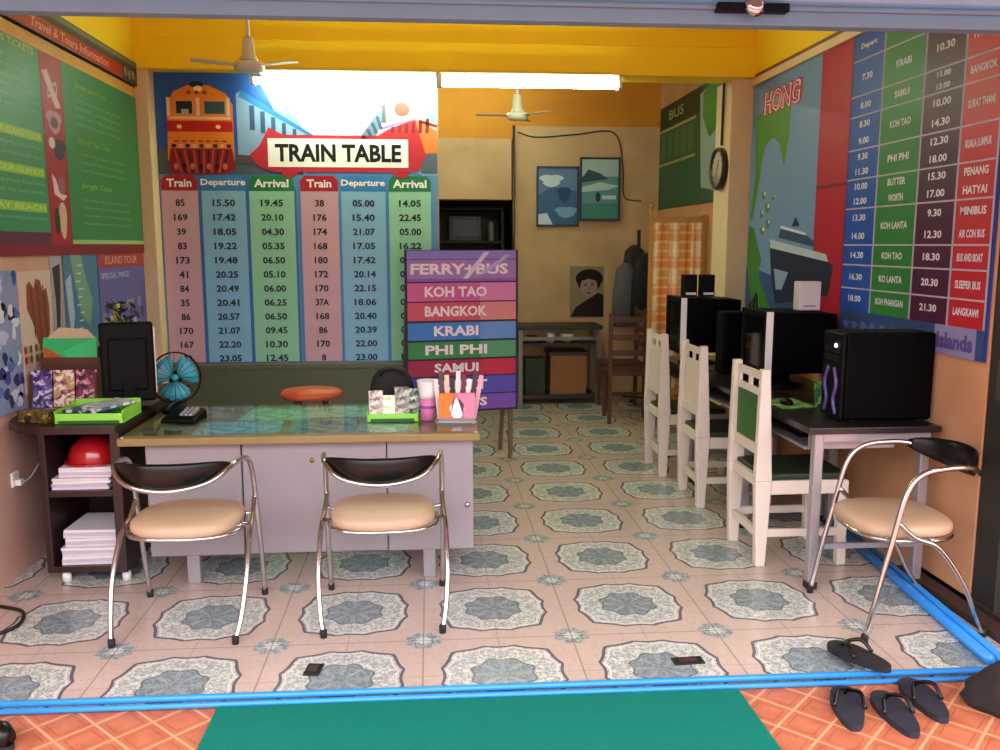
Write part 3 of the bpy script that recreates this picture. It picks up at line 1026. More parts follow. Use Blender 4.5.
MB().box(-.39, .36, -.18, .2, .06, .1, mat('dark_table_top', '2c241f')).build('lower_shelf', t)
tag(MB().lathe([(.001, 0), (.035, 0), (.045, .05), (.05, .1), (.043, .1), (.035, .01), (.001, .01)], WHITEP).build('white_cup', loc=(1.2, 8.78, .626)), 'white cup on the shelf of the far table', 'cup')
tag(MB().lathe([(.001, 0), (.04, 0), (.075, .05), (.08, .09), (.07, .09), (.04, .012), (.001, .012)], CREAMP).build('small_bowl', loc=(1.37, 8.8, .626)), 'pale bowl on the shelf of the far table right of the cup', 'bowl')
tag(MB().box(-.05, .05, -.06, .06, 0, .07, mat('maroon_box', '4a2426')).build('small_box', loc=(1.02, 8.8, .626), bevel=.004), 'small maroon box on the shelf of the far table', 'box')

# dark shelf unit in the unlit doorway
t = thing('shelf_unit', 'black shelf unit in the dark doorway behind the passage', 'shelf', (.32, 9.7, 0))
BK = mat('black_laminate', '181512', .6)
s_ = MB().box(-.55, -.52, -.2, .2, 0, 2.0, BK).box(.44, .47, -.2, .2, 0, 2.0, BK).box(-.52, .44, .18, .2, 0, 2.0, BK)
s_.build('side_panel', t, bevel=.003)
for z in (.3, .8, 1.3, 1.62, 1.97):
    MB().box(-.52, .44, -.2, .18, z, z + .025, BK).build('shelf_board', t)
def shelf_item(name, fn, x, z, label, cat, y=9.6):
    return tag(fn.build(name, loc=(x, y, z), bevel=.004), label, cat)
GI = mat('grey_enamel', '8d8a80', .4)
shelf_item('television', MB().box(-.17, .17, -.02, .16, 0, .26, mat('grey_casing', '3d3b34', .5)).box(-.14, .14, -.03, -.02, .04, .23, mat('dark_screen', '23221d', .2)), .38, 1.646, 'small dark television on the upper shelf in the dark doorway', 'television')
shelf_item('white_jar', MB().lathe([(.001, 0), (.05, 0), (.055, .1), (.045, .14), (.04, .17), (.001, .17)], GI), .02, 1.646, 'pale jar at the left of the upper shelf in the dark doorway', 'jar')
shelf_item('steel_flask', MB().lathe([(.001, 0), (.03, 0), (.03, .16), (.02, .2), (.001, .2)], GI), .66, 1.646, 'slim pale flask at the right of the upper shelf in the dark doorway', 'flask')
shelf_item('grey_pot', MB().lathe([(.001, 0), (.05, 0), (.06, .06), (.04, .12), (.001, .13)], GI), .03, 1.326, 'grey pot on the shelf below the pale jar', 'pot')

# conduit at the doorway corner, cables on the back wall
tag(MB().tube([(.862, YB - .045, 0), (.862, YB - .045, 2.8)], .014, mat('brown_pipe', '3f2f26', .6), sub=1).build('conduit_pipe'), 'thin dark pipe running up the corner of the dark doorway', 'pipe')
CABLE = mat('black_cable', '1a1512', .6)
o = MB().tube([(.9, YB - .008, 2.74), (1.1, YB - .008, 2.69), (1.5, YB - .008, 2.72), (1.9, YB - .008, 2.74), (2.0, YB - .008, 2.4), (2.02, YB - .008, 2.1), (2.2, YB - .01, 2.05)], .006, CABLE)
tag(o.build('wall_cable'), 'thin dark cable tacked around the top of the tan back wall', 'cable')
o = MB().tube([(2.195, 6.64, 2.79), (2.195, 6.645, 2.6), (2.195, 6.65, 2.34)], .01, CABLE)
tag(o.build('clock_cable'), 'black cable dropping to the round clock', 'cable')

# clock on the side of the right column
ck = thing('wall_clock', 'round dark rimmed clock on the side of the cream right column', 'clock', (2.205, 6.67, 2.17))
Mx = Matrix.Rotation(-PI / 2, 4, 'Y')
MB().lathe([(.001, 0), (.155, 0), (.158, .03), (.15, .045), (.13, .04), (.125, .025), (.001, .025)], mat('dark_clock_rim', '2a1a16', .3), M=Mx, seg=32).build('rim', ck)
MB().lathe([(.001, .026), (.126, .026), (.126, .028), (.001, .028)], mat('clock_face', 'c9b8a8', .5), M=Mx, seg=32).build('face', ck)
h = MB()
for ang, L, wd in ((R(20), .07, .008), (R(200), .095, .006)):
    h.box(-.032, -.029, -wd / 2, wd / 2, -.01, L, BLACKP, Matrix.Rotation(ang, 4, 'X'))
for k in range(12):
    h.box(-.031, -.029, -.003, .003, .1, .118, BLACKP, Matrix.Rotation(k * PI / 6, 4, 'X'))
h.build('hands', ck)

# plaid curtain on a wooden frame
t = thing('folding_screen', 'wooden framed screen hung with orange plaid cloth beside the far wall', 'screen', (1.87, 7.5, 0), R(0))
WD = mat('light_wood', 'b07a3a', .5, var=.15)
MB().box(0, .035, -.02, .02, 0, 1.90, WD).build('left_stile', t, bevel=.005)
MB().box(.455, .49, -.02, .02, 0, 1.86, WD).build('right_stile', t, bevel=.005)
MB().box(.03, .46, -.015, .015, 1.79, 1.835, WD).build('top_rail', t, bevel=.005)
MB().box(.03, .46, -.015, .015, .3, .34, WD).build('bottom_rail', t, bevel=.005)
MB().lathe([(.001, 0), (.02, .01), (.024, .03), (.012, .05), (.001, .055)], WD, c=(.017, 0, 1.90)).build('finial', t)
rg = []
n = 40
for z in (.36, 1.79):
    rg.append([(.035 + .42 * k / n, -.012 + .008 * math.sin(k * .9), z) for k in range(n + 1)] + [(.035 + .42 * k / n, -.006 + .008 * math.sin(k * .9), z) for k in range(n, -1, -1)])
MB().rings(rg, plaid()).build('cloth', t)


# ============================================================ SIGN BOARD ON LEGS
t = thing('sign_board', 'standing striped sign board listing destinations beside the train timetable', 'sign', (-.18, 6.30, 0), R(11))
t_w = .835
A = Art((0, 0, 0), (1, 0, 0), (0, 0, 1))
A.slab(0, .385, t_w, 1.565, .02, hx('2a2440'))
bands = [(1.565, 1.50, '8f7fd0', None), (1.40, 1.34, '8a60b0', None), (1.50, 1.36, 'a47ac0', 'FERRY+BUS'), (1.335, 1.20, 'd0609e', 'KOH TAO'),
         (1.195, 1.06, 'cc5468', 'BANGKOK'), (1.05, .92, '3f80cc', 'KRABI'), (.91, .785, '3b8a4c', 'PHI PHI'),
         (.775, .655, 'a02c50', 'SAMUI'), (.65, .52, '4c3fa4', 'PHUKET'), (.515, .40, '5a3fa0', 'TICKETS')]
for k, (z1, z0, c, s) in enumerate(bands):
    A.rect(.015, z0, t_w - .015, z1 - .004, 1 if k != 2 else 3, hx(c))
    if k > 2:
        A.rect(.55, z0, t_w - .015, z1 - .004, 2, hx({'d0609e': 'd980b4', 'cc5468': 'd8868a', '3f80cc': '6a90d0', '3b8a4c': '5a9a70', 'a02c50': 'c0304c', '4c3fa4': '5a50b0', '5a3fa0': '7a50b0'}[c]))
    if s:
        A.text(s, .37 if k > 2 else .4, (z0 + z1) / 2, (z1 - z0) * .56, 4, hx('f0dfe8'), w=.72 if k == 2 else (.33 if len(s) < 6 else .46), bold=.035)
A.poly([(.42, 1.36), (.46, 1.36), (.62, 1.55), (.58, 1.55)], 5, hx('d8cdf0'))
A.poly([(.55, 1.40), (.60, 1.40), (.78, 1.53), (.74, 1.53)], 5, hx('b8a8e4'))
A.build('board', t)
for x in (.02, t_w - .045):
    MB().taper((x, .035, 0), (x, .035, 1.5), .03, .03, mat('wood_leg', '6a5638', .6)).build('front_leg', t, bevel=.003)
    MB().taper((x, .33, 0), (x, .07, 1.2), .028, .028, mat('wood_leg', '6a5638')).build('rear_leg', t, bevel=.003)

# orange topped stool behind the desk
t = thing('round_stool', 'low backed stool with an orange top just behind the grey desk', 'stool', (-.70, 5.15, 0))
t.scale = (1, 1, .965)
MB().lathe([(.001, .745), (.15, .745), (.165, .765), (.15, .79), (.001, .8)], mat('orange_vinyl', 'c0532a', .5), sx=1.1).build('seat', t)
for k in range(4):
    a = PI / 4 + k * PI / 2
    MB().tube([(.11 * math.cos(a), .11 * math.sin(a), .75), (.17 * math.cos(a), .17 * math.sin(a), 0)], .012, STEEL, sub=1).build('leg', t)

# ============================================================ DESK
t = thing('office_desk', 'grey steel office desk with a glass top facing the street', 'desk', (0, 0, 0))
dk = MB().box(-1.335, -.90, 4.12, 4.82, .135, .685, GREYM)
dk.build('left_pedestal', t, bevel=.006)
MB().box(-.895, -.22, 4.13, 4.18, .135, .685, GREYM).build('modesty_panel', t, bevel=.005)
MB().box(-.215, .195, 4.12, 4.82, .135, .685, GREYM).build('right_pedestal', t, bevel=.006)
for x in (-1.14, -.02):
    for y in (4.14, 4.74):
        MB().box(x - .03, x + .03, y - .025, y + .025, 0, .14, mat('grey_leg', '8f8a8e', .5, .2)).build('leg', t, bevel=.004)
MB().box(-1.44, .225, 4.06, 4.85, .685, .722, WOODE).build('tabletop', t, bevel=.006)
for i, (x0, y0, w, h, rot, cols) in enumerate((
        (-1.12, 4.12, .40, .30, 4, ['7fb6dc', '4f8fc4', 'a9cfe0']), (-.98, 4.46, .36, .34, -3, ['8fd6b0', '5fae8c', 'b8e4c8']),
        (-.68, 4.12, .30, .34, 0, ['5f8f96', '7fb8b0', '3f6a78']), (-.62, 4.5, .34, .30, 2, ['9adcb4', '6fc08f', 'b8e0c0']),
        (-.36, 4.12, .24, .36, -2, ['8f9ab4', 'b0bcd0', '6f7f9c']), (-.26, 4.5, .3, .3, 0, ['5aa8a8', '7fc8b8', '3f8a90']),
        (-1.37, 4.14, .22, .3, 2, ['6a6a4a', '8f8f68', '4a4a38']), (-1.34, 4.5, .3, .3, 5, ['a88f78', 'c0aa90', '7a6450']))):
    o = MB().box(0, w, 0, h, 0, .001, mottled('desk_print_and_reflection', cols, 9, .3))  # blue and green sheets partly stand in for the timetable's reflection
    o.build('paper_sheet', t, loc=(x0, y0, .7225 + i * .0002), rot=(0, 0, R(rot)))
MB().box(-1.43, .215, 4.07, 4.84, .726, .732, GLASS).build('glass_sheet', t)
for x, y in ((-1.42, 4.08), (.205, 4.08), (-1.42, 4.83), (.205, 4.83)):
    MB().lathe([(.001, 0), (.006, 0), (.006, .0045), (.001, .0045)], WHITEP, c=(x, y, .7218), seg=10).build('spacer', t)
MB().box(-1.335, .195, 4.117, 4.119, .135, .137, GREYD).build('bottom_trim', t)
MB().lathe([(.001, 0), (.012, 0), (.012, .012), (.001, .014)], CHROME, M=Matrix.Translation((.165, 4.12, .36)) @ Matrix.Rotation(PI / 2, 4, 'X'), seg=12).build('lock', t)
MB().lathe([(.001, 0), (.01, 0), (.01, .01), (.001, .012)], mat('brass', 'b08a50', .3, 1), M=Matrix.Translation((-.57, 4.13, .59)) @ Matrix.Rotation(PI / 2, 4, 'X'), seg=12).build('lock', t)
DT = .732   # desk glass surface

# ============================================================ CHROME CHAIRS
def cantilever_chair(label):
    t = thing('chrome_chair', label, 'chair', (0, 0, 0), 0, 'chrome framed visitor chairs')
    # hoop: front foot - arm - round the back - other front foot
    half = [(.26, .255, .012), (.262, .215, .2), (.26, .165, .42), (.257, .115, .62), (.252, .05, .695), (.245, -.06, .715), (.225, -.17, .71), (.15, -.25, .665), (.0, -.285, .645)]
    pts = half + [(-x, y, z) for x, y, z in half[-2::-1]]
    MB().tube(pts, .0115, CHROME, sub=5).build('hoop_frame', t)
    for s in (-1, 1):
        MB().tube([(s * .255, .145, .50), (s * .262, .07, .435), (s * .268, -.03, .39), (s * .272, -.14, .24), (s * .262, -.21, .10), (s * .245, -.26, .012)], .011, CHROME, sub=6).build('rear_leg', t)
        MB().lathe([(.001, 0), (.014, 0), (.015, .03), (.012, .035), (.001, .035)], RUBBER, c=(s * .26, .255, 0), seg=12).build('foot_cap', t)
        MB().lathe([(.001, 0), (.014, 0), (.015, .03), (.012, .035), (.001, .035)], RUBBER, c=(s * .245, -.26, 0), seg=12).build('foot_cap', t)
    # seat ring and cushion
    n = 36
    def ringp(k, z, a=.225, b=.215):
        th = 2 * PI * k / n
        c_, s_ = math.cos(th), math.sin(th)
        e = .72
        return (a * math.copysign(abs(c_) ** e, c_), .03 + b * math.copysign(abs(s_) ** e, s_), z)
    MB().tube([ringp(k, .412, .235, .205) for k in range(n)], .009, CHROME, closed=True, sub=1).build('seat_ring', t)
    br = MB()
    for y in (.16, -.10):
        br.tube([(-.262, y if y > 0 else .0, .425), (0, y, .402), (.262, y if y > 0 else .0, .425)], .008, CHROME, sub=4)
    br.build('cross_bar', t)
    rg = []
    for z, k_ in ((.415, .93), (.425, .985), (.44, 1.0), (.455, .99), (.467, .93), (.474, .8), (.478, .4), (.479, .05)):
        rg.append([(p[0] * k_, (p[1] - .03) * k_ + .03, z) for p in (ringp(k, z) for k in range(n))])
    MB().rings(rg, SEATB).build('seat', t)
    # lens shaped back pad following the hoop
    rg = []
    m_ = 24
    for i in range(m_ + 1):
        x = -.23 + .46 * i / m_
        q = x / .235
        y0 = -.275 + .13 * abs(q) ** 2.4
        z0 = .695 + .02 * q * q
        hh = .058 * math.sqrt(max(.02, 1 - q * q)) + .004
        th = .016 * math.sqrt(max(.05, 1 - q * q))
        rg.append([(x, y0 + th * math.cos(a) - .1 * hh * math.sin(a), z0 + hh * math.sin(a)) for a in (2 * PI * k / 14 for k in range(14))])
    MB().rings(rg, BLACKV).build('backrest', t)
    return t


c1 = cantilever_chair('chrome chair with black back and beige seat at the left end of the desk')
c1.location = (-1.045, 3.71, 0)
c1.rotation_euler.z = R(-1)
dup(c1, (-.215, 3.74, 0), R(1), 'chrome chair with black back and beige seat at the right half of the desk')
dup(c1, (2.0, 3.52, 0), R(90), 'chrome chair with black back facing left beside the computer table')

# ============================================================ WHITE WOODEN CHAIRS (face +x)
def white_chair(label, panel, m_panel):
    t = thing('wooden_chair', label, 'chair', (0, 0, 0), 0, 'white wooden chairs at the computer tables')
    W = WHITEW
    for s in (-1, 1):
        p = MB()
        p.taper((0, s * .195, 0), (0, s * .195, .44), .05, .085, W, .045, .045)
        p.taper((0, s * .195, .44), (-.01, s * .195, 1.0), .085, .045, W, .045, .04)
        p.build('back_post', t, bevel=.006)
        MB().taper((.42, s * .195, 0), (.41, s * .195, .44), .045, .055, W, .045, .045).build('front_leg', t, bevel=.005)
        MB().box(.03, .40, s * .195 - .014, s * .195 + .014, .37, .44, W).build('side_rail', t, bevel=.003)
        MB().box(.02, .41, s * .195 - .012, s * .195 + .012, .15, .19, W).build('side_stretcher', t, bevel=.003)
    MB().box(-.022, .02, -.175, .175, .40, .455, W).build('rear_rail', t, bevel=.003)
    MB().box(.395, .43, -.175, .175, .38, .44, W).build('front_rail', t, bevel=.003)
    MB().box(-.015, .012, -.175, .175, .14, .18, W).build('rear_stretcher', t, bevel=.003)
    MB().box(-.02, .012, -.175, .175, .56, .615, W).build('lower_slat', t, bevel=.003)
    # top board with two slots
    tb = MB()
    for (y0, y1, z0, z1) in ((-.175, .175, .86, .895), (-.175, .175, .94, .98), (-.175, -.14, .895, .94), (-.018, .018, .895, .94), (.14, .175, .895, .94)):
        tb.box(-.012, .0, y0, y1, z0, z1, W)
    tb.build('top_board', t)
    MB().box(-.012, .006, -.165, .165, .615, .86, m_panel).build('back_panel', t, bevel=.003)
    MB().box(-.0, .44, -.2, .2, .44, .475, DGREEN).build('seat', t, bevel=.012, seg=3)
    return t


w1 = white_chair('white wooden chair with a green back panel, nearest of the three', 1, GREENV)
w1.location = (1.635, 4.335, 0)
w2 = white_chair('white wooden chair with white back, middle of the three', 0, WHITEW)
w2.location = (1.64, 5.33, 0)
w3 = dup(w2, (1.60, 6.07, 0), R(0), 'white wooden chair with white back, farthest of the three')

# ============================================================ COMPUTER TABLES
def computer_table(y0, y1, label, tray=True):
    t = thing('computer_table', label, 'table', (2.04, (y0 + y1) / 2, 0), 0, 'computer tables along the right wall')
    L = (y1 - y0) / 2
    MB().box(-.33, .30, -L, L, .745, .775, mat('black_table_top', '1d1718', .3, var=.1)).build('tabletop', t, bevel=.004)
    S = mat('grey_table_steel', 'a39da2', .35, .5)
    for x in (-.27, .24):
        for y in (-L + .04, L - .04):
            lg = MB().box(x - .022, x + .022, y - .022, y + .022, .03, .745, S).build('leg', t, bevel=.005)
            MB().box(x - .024, x + .024, y - .024, y + .024, 0, .03, RUBBER).build('foot', lg)
    for y in (-L + .04, L - .04):
        MB().box(-.25, .22, y - .014, y + .014, .705, .74, S).build('end_rail', t)
        MB().box(-.25, .22, y - .01, y + .01, .19, .215, S).build('stretcher', t)
    MB().box(.22, .25, -L + .05, L - .05, .70, .74, S).build('back_rail', t)
    if tray:
        MB().box(-.31, .10, -L + .09, L - .09, .655, .67, mat('grey_tray', '7a7378', .4)).build('keyboard_tray', t, bevel=.003)
        for y in (-L + .085, L - .085):
            MB().box(-.29, .12, y - .008, y + .008, .66, .745, S).build('tray_runner', t)
    return t


computer_table(3.80, 4.78, 'grey steel computer table with dark top nearest the street')
computer_table(4.80, 5.66, 'dark computer table behind the middle white chair')
computer_table(5.68, 6.46, 'dark computer table in front of the cream right column')


def keyboard(x, y, z, label):
    k = thing('keyboard', label, 'keyboard', (x, y, z), 0, 'keyboards')
    MB().box(-.075, .075, -.22, .22, 0, .02, BLACKP).build('case', k, bevel=.004)
    ky = MB()
    for i in range(5):
        for j in range(14):
            ky.box(-.064 + i * .026, -.042 + i * .026, -.208 + j * .03, -.182 + j * .03, .02, .027, mat('key_black', '2a282c', .5))
    tag(ky.build('keys', k))
keyboard(1.86, 4.3, .671, 'black keyboard on the tray of the nearest computer table')
keyboard(1.86, 5.2, .671, 'black keyboard on the tray of the middle computer table')

# computer tower
t = thing('computer_tower', 'black computer tower with a purple front on the nearest table', 'computer', (0, 0, .775))
MB().box(1.93, 2.362, 3.93, 4.14, .006, .42, BLACKC).build('case', t, bevel=.012)
f = MB().box(1.912, 1.93, 3.935, 4.135, .01, .415, BLACKP)
f.build('front_panel', t, bevel=.005)
pp = MB()
PUR = mat('purple_trim', '5a4688', .3)
for s in (-1, 1):
    pp.tube([(1.910, 4.035 + s * .06, .03), (1.908, 4.035 + s * .035, .10), (1.908, 4.035 + s * .06, .17), (1.910, 4.035 + s * .03, .25)], .009, PUR)
pp.build('purple_trim', t)
MB().lathe([(.001, 0), (.011, 0), (.011, .006), (.001, .007)], mat('white_led', 'f4f4ff', .4, emit=1.5), M=Matrix.Translation((1.912, 4.0, .355)) @ Matrix.Rotation(-PI / 2, 4, 'Y'), seg=12).build('power_light', t)
for z in (.33, .29):
    MB().box(1.908, 1.913, 3.96, 4.11, z - .03 + .02, z + .02 - .004, BLACKV).build('drive_bay', t)
fr = MB()
for x in (1.98, 2.32):
    for y in (3.96, 4.11):
        fr.box(x - .015, x + .015, y - .01, y + .01, 0, .008, RUBBER)
fr.build('feet', t)
# cloth bundle behind the tower in the wall corner
def crt(y0, y1, x0, z0, z1, label, bez):
    w_ = (y1 - y0) / 2
    yc = (y0 + y1) / 2
    t = thing('monitor', label, 'monitor', (x0, yc, .775), 0, 'bulky monitors on the computer tables')
    h = z1 - z0
    b0 = z0 - .775
    bz = MB()
    for (a, b_, c, d) in ((-w_, w_, b0, b0 + .035), (-w_, w_, b0 + h - .035, b0 + h), (-w_, -w_ + .035, b0, b0 + h), (w_ - .035, w_, b0, b0 + h)):
        bz.box(-.005, .04, a, b_, c, d, bez)
    bz.build('bezel', t, bevel=.003)
    MB().box(-.006, .034, -w_ - .004, -w_, b0, b0 + h, WHITEP).build('edge_strip', t)
    MB().box(.006, .03, -w_ + .03, w_ - .03, b0 + .03, b0 + h - .03, mat('dark_glass_screen', '0b0d12', .08)).build('screen', t)
    def rr(x, k, dz):
        return [(x, -w_ * k, b0 + h * (.5 - .5 * k) + dz), (x, w_ * k, b0 + h * (.5 - .5 * k) + dz), (x, w_ * k, b0 + h * (.5 + .5 * k) + dz * .2), (x, -w_ * k, b0 + h * (.5 + .5 * k) + dz * .2)]
    MB().rings([rr(.04, .99, 0), (rr(.14, .97, 0)), rr(.34, .95, 0), rr(.42, .92, 0)], BLACKC, False).build('housing', t, bevel=.01)
    MB().lathe([(.001, 0), (.13, 0), (.13, .012), (.06, .03), (.05, b0 + .02), (.001, b0 + .02)], BLACKP, c=(.17, 0, 0), seg=20).build('stand', t)
    return t
crt(4.84, 5.24, 1.90, .86, 1.225, 'bulky black monitor with a pale front edge on the middle computer table', BLACKP)
crt(5.86, 6.24, 1.70, .86, 1.245, 'bulky black monitor with a pale front edge on the farthest computer table', BLACKP)
# second tower on the farther table, cables, papers
t = thing('small_tower', 'black computer case beside the far monitor near the cream column', 'computer', (0, 0, .775))
MB().box(1.88, 2.2, 5.50, 5.64, .0, .40, BLACKC).build('case', t, bevel=.01)
MB().box(1.868, 1.88, 5.505, 5.635, .004, .395, BLACKP).build('front_panel', t, bevel=.004)
o = MB()
for k in range(6):
    y = 5.72 + .03 * k
    o.tube([(2.10 + .02 * k, 5.66, 1.12 - .03 * k), (2.16, y, 1.28 - .02 * k), (2.19 - .01 * k, y + .02, 1.0), (2.24, y, .79)], .006, CABLE)
tag(o.build('cable_bundle'), 'tangle of black cables hanging in front of the cream right column', 'cable')
# speakers
def speaker(x, label):
    t = thing('desk_speaker', label, 'speaker', (x, 6.05, 1.246), 0, 'small speakers on the far monitor')
    MB().box(-.045, .045, -.05, .05, 0, .15, BLACKP).build('cabinet', t, bevel=.006)
    MB().box(-.035, .035, -.054, -.05, .012, .028, WHITEP).build('badge_strip', t)
    return t
speaker(1.80, 'left small black speaker with white strip on the far monitor')
speaker(1.925, 'right small black speaker with white strip on the far monitor')
# white box on monitor
t = thing('wifi_router', 'upright white box standing on top of the middle monitor', 'router', (2.17, 4.95, 1.228))
MB().box(-.065, .065, -.045, .035, 0, .165, mat('router_white', 'd6cccc', .4)).build('case', t, bevel=.006)
MB().box(-.035, .035, -.047, -.045, .02, .03, GREYM).build('vent', t)
# green papers & mouse on nearest table
tag(MB().box(-.1, .1, -.13, .13, 0, .004, mottled('green_flyer', ['2f6a4a', '4f9a58', '86b850'], 10)).build('mouse_pad', loc=(1.86, 4.42, .776), rot=(0, 0, R(8))), 'green patterned mouse pad left of the computer tower', 'mouse pad')
ms = MB().rings([[(.03 * k_ * math.cos(a), .05 * k_ * math.sin(a), z) for a in (2 * PI * j / 16 for j in range(16))] for z, k_ in ((0, .95), (.012, 1), (.024, .8), (.032, .4))], BLACKP)
tag(ms.build('computer_mouse', loc=(1.84, 4.38, .781)), 'black mouse on the green mouse pad', 'mouse')
t = tag(MB().box(-.09, .09, -.005, .005, 0, .13, mottled('green_card', ['3f7f4a', '9ac04a', '2a4f60'], 14)).build('green_card', loc=(2.06, 4.32, .776), rot=(R(-12), 0, 0)), 'small green card standing behind the computer tower', 'card')

# dark folding chairs and hanging coats at the far right
def brown_chair(x, y, rz, label):
    t = thing('brown_chair', label, 'chair', (x, y, 0), rz, 'brown chairs at the far right')
    W = mat('brown_chair_wood', '4f2f1e', .5, var=.2)
    for sx in (-1, 1):
        MB().box(sx * .19 - .018, sx * .19 + .018, .17, .205, 0, 1.0, W).build('back_post', t, bevel=.004)
        MB().box(sx * .19 - .018, sx * .19 + .018, -.2, -.165, 0, .44, W).build('front_leg', t, bevel=.004)
    MB().box(-.21, .21, -.21, .2, .44, .47, mat('maroon_seat', '4a1f1c', .5)).build('seat', t, bevel=.006)
    for z in (.62, .76, .92):
        MB().box(-.18, .18, .178, .195, z, z + .05, W).build('back_slat', t)
    MB().box(-.18, .18, -.19, -.175, .2, .23, W).build('stretcher', t)
    return t
bc = brown_chair(1.86, 8.45, R(-90), 'dark brown chair beside the far console table')
dup(bc, (1.80, 7.88, 0), R(176), 'dark brown chair just behind the plaid screen')
# coat rack with hanging clothes
t = thing('coat_stand', 'dark coats hanging on a stand in the far right corner', 'coat stand', (2.12, 8.92, 0))
MB().tube([(0, 0, 0), (0, 0, 1.75)], .018, CABLE, sub=1).build('pole', t)
for k in range(3):
    a = k * 2.1
    MB().tube([(0, 0, .03), (.1 * math.cos(a), .1 * math.sin(a), .02), (.2 * math.cos(a), .2 * math.sin(a), .01)], .012, CABLE, sub=2).build('foot', t)
for k, (c, dx_, dz) in enumerate((('2a2224', -.04, 1.6), ('5a5a62', -.14, 1.42), ('1c1a20', .04, 1.52))):
    rg = []
    for z, ww in ((dz, .03), (dz - .06, .09), (dz - .3, .12), (dz - .65, .13)):
        rg.append([(dx_ + ww * math.cos(a) * (1 + .15 * math.sin(5 * a)), -.06 * k + .05 * math.sin(a), z) for a in (2 * PI * j / 20 for j in range(20))])
    MB().rings(rg, mat('coat_' + c, c, .9)).build('coat', t)

# ============================================================ LEFT CORNER CABINET AND ITS LOAD
t = thing('corner_cabinet', 'dark brown open shelf cabinet with an overhanging rounded top at the left wall', 'cabinet', (0, 0, 0))
cb = MB().box(-1.83, -1.80, 4.16, 4.66, .055, .745, DWOOD).build('left_side', t, bevel=.003)
MB().box(-1.50, -1.455, 4.14, 4.66, .055, .745, DWOOD).build('right_side', t, bevel=.003)
for z in (.055, .425):
    MB().box(-1.80, -1.50, 4.16, 4.64, z, z + .03, DWOOD).build('shelf', t, bevel=.002)
MB().box(-1.80, -1.50, 4.63, 4.65, .085, .745, DWOOD).build('back', t)
for x in (-1.76, -1.48):
    for y in (4.2, 4.6):
        MB().lathe([(.001, 0), (.02, 0), (.022, .03), (.014, .056), (.001, .056)], WHITEP, c=(x, y, 0), seg=12).build('foot', t)
pts = [(-2.01, 5.35), (-2.01, 4.35), (-1.98, 4.22), (-1.9, 4.12), (-1.78, 4.07), (-1.445, 4.07), (-1.445, 5.35)]
MB().prism(pts, .745, .78, DWOOD).build('top', t, bevel=.006)
MB().box(-1.83, -1.80, 4.7, 5.3, 0, .745, DWOOD).box(-1.50, -1.455, 4.7, 5.3, 0, .745, DWOOD).build('rear_leg_panel', t)
CT = .781


def stack(x, y, z, w, d, n, label, th=.012, cols=('d6cfd6', 'c2b8c8', 'e2dde0')):
    t = thing('paper_stack', label, 'paper stack', (x, y, z), 0, 'paper stacks in the dark cabinet')
    r3 = random.Random(int(x * 100 + z * 100))
    for k in range(n):
        M = Matrix.Rotation(R(r3.uniform(-3, 3)), 4, 'Z')
        MB().box(-w / 2, w / 2, -d / 2, d / 2, k * th, (k + 1) * th - .0012, hx(cols[k % 3], rough=.8), M).build('sheaf', t)
    return t
stack(-1.66, 4.33, .456, .26, .30, 4, 'pale paper stack under the red helmet on the upper cabinet shelf', .014)
stack(-1.64, 4.33, .513, .24, .28, 4, 'smaller paper stack right under the red helmet', .012)
stack(-1.64, 4.33, .086, .26, .30, 6, 'bottom paper stack on the lower cabinet shelf', .014)
stack(-1.63, 4.33, .171, .25, .28, 6, 'upper paper stack on the lower cabinet shelf', .014)
t = thing('red_helmet', 'shiny red helmet on the papers in the dark cabinet', 'helmet', (-1.64, 4.32, .562))
pr = [(.001, .13), (.03, .128), (.07, .11), (.1, .08), (.115, .04), (.118, .01), (.112, .0), (.001, .0)][::-1]
MB().lathe(pr, mat('red_gloss', 'a81820', .18, var=.05, coat=.5), seg=28).build('shell', t)
MB().lathe([(.118, 0), (.135, .0), (.136, .008), (.118, .012)], mat('red_gloss', 'a81820'), seg=28).build('brim', t)

# lime tray with magazines on the cabinet
def lime_tray(loc, w, d, h, rz, label):
    t = thing('lime_tray', label, 'tray', loc, rz, 'lime green leaflet trays')
    b = MB().box(-w / 2, w / 2, -d / 2, d / 2, 0, .008, LIME)
    b.box(-w / 2, w / 2, -d / 2, -d / 2 + .006, .008, h * .62, LIME).box(-w / 2, w / 2, d / 2 - .006, d / 2, .008, h, LIME)
    b.box(-w / 2, -w / 2 + .006, -d / 2, d / 2, .008, h * .8, LIME).box(w / 2 - .006, w / 2, -d / 2, d / 2, .008, h * .8, LIME)
    b.build('body', t, bevel=.002)
    MB().box(-w / 2 + .02, w / 2 - .02, -d / 2 - .006, -d / 2, .0, .014, mat('dark_green_strip', '1f5a1c', .5)).build('front_strip', t)
    return t
lime_tray((-1.585, 4.27, CT), .31, .26, .075, R(0), 'lime green tray with magazines on the dark cabinet top')
def magazine(x, y, z, w, d, rz, cols, label, th=.006, rx=0, ry=0):
    m = MB().box(-w / 2, w / 2, -d / 2, d / 2, 0, th, mottled('magazine_cover', cols, 12, .35))
    m.box(-w / 2 + .003, w / 2 - .003, -d / 2 + .003, d / 2 - .003, -.0005, th * .5, PAPER)
    return tag(m.build('magazine', loc=(x, y, z), rot=(rx, ry, rz)), label, 'magazine', 'magazines on the dark cabinet')
magazine(-1.62, 4.27, CT + .012, .19, .22, R(5), ['2a4a7a', '8fa8c8', '1c2c40'], 'dark blue magazine lying in the lime tray', .028)
magazine(-1.61, 4.28, CT + .043, .18, .21, R(-14), ['3f5f8a', 'c8d4dc', '2a3a50'], 'blue and white magazine topmost in the lime tray', .012)
magazine(-1.545, 4.27, CT + .06, .15, .2, R(-38), ['b8ccd0', '4a6a80', 'e0e4e0'], 'pale magazine leaning at the right of the lime tray', .012, rx=R(4))
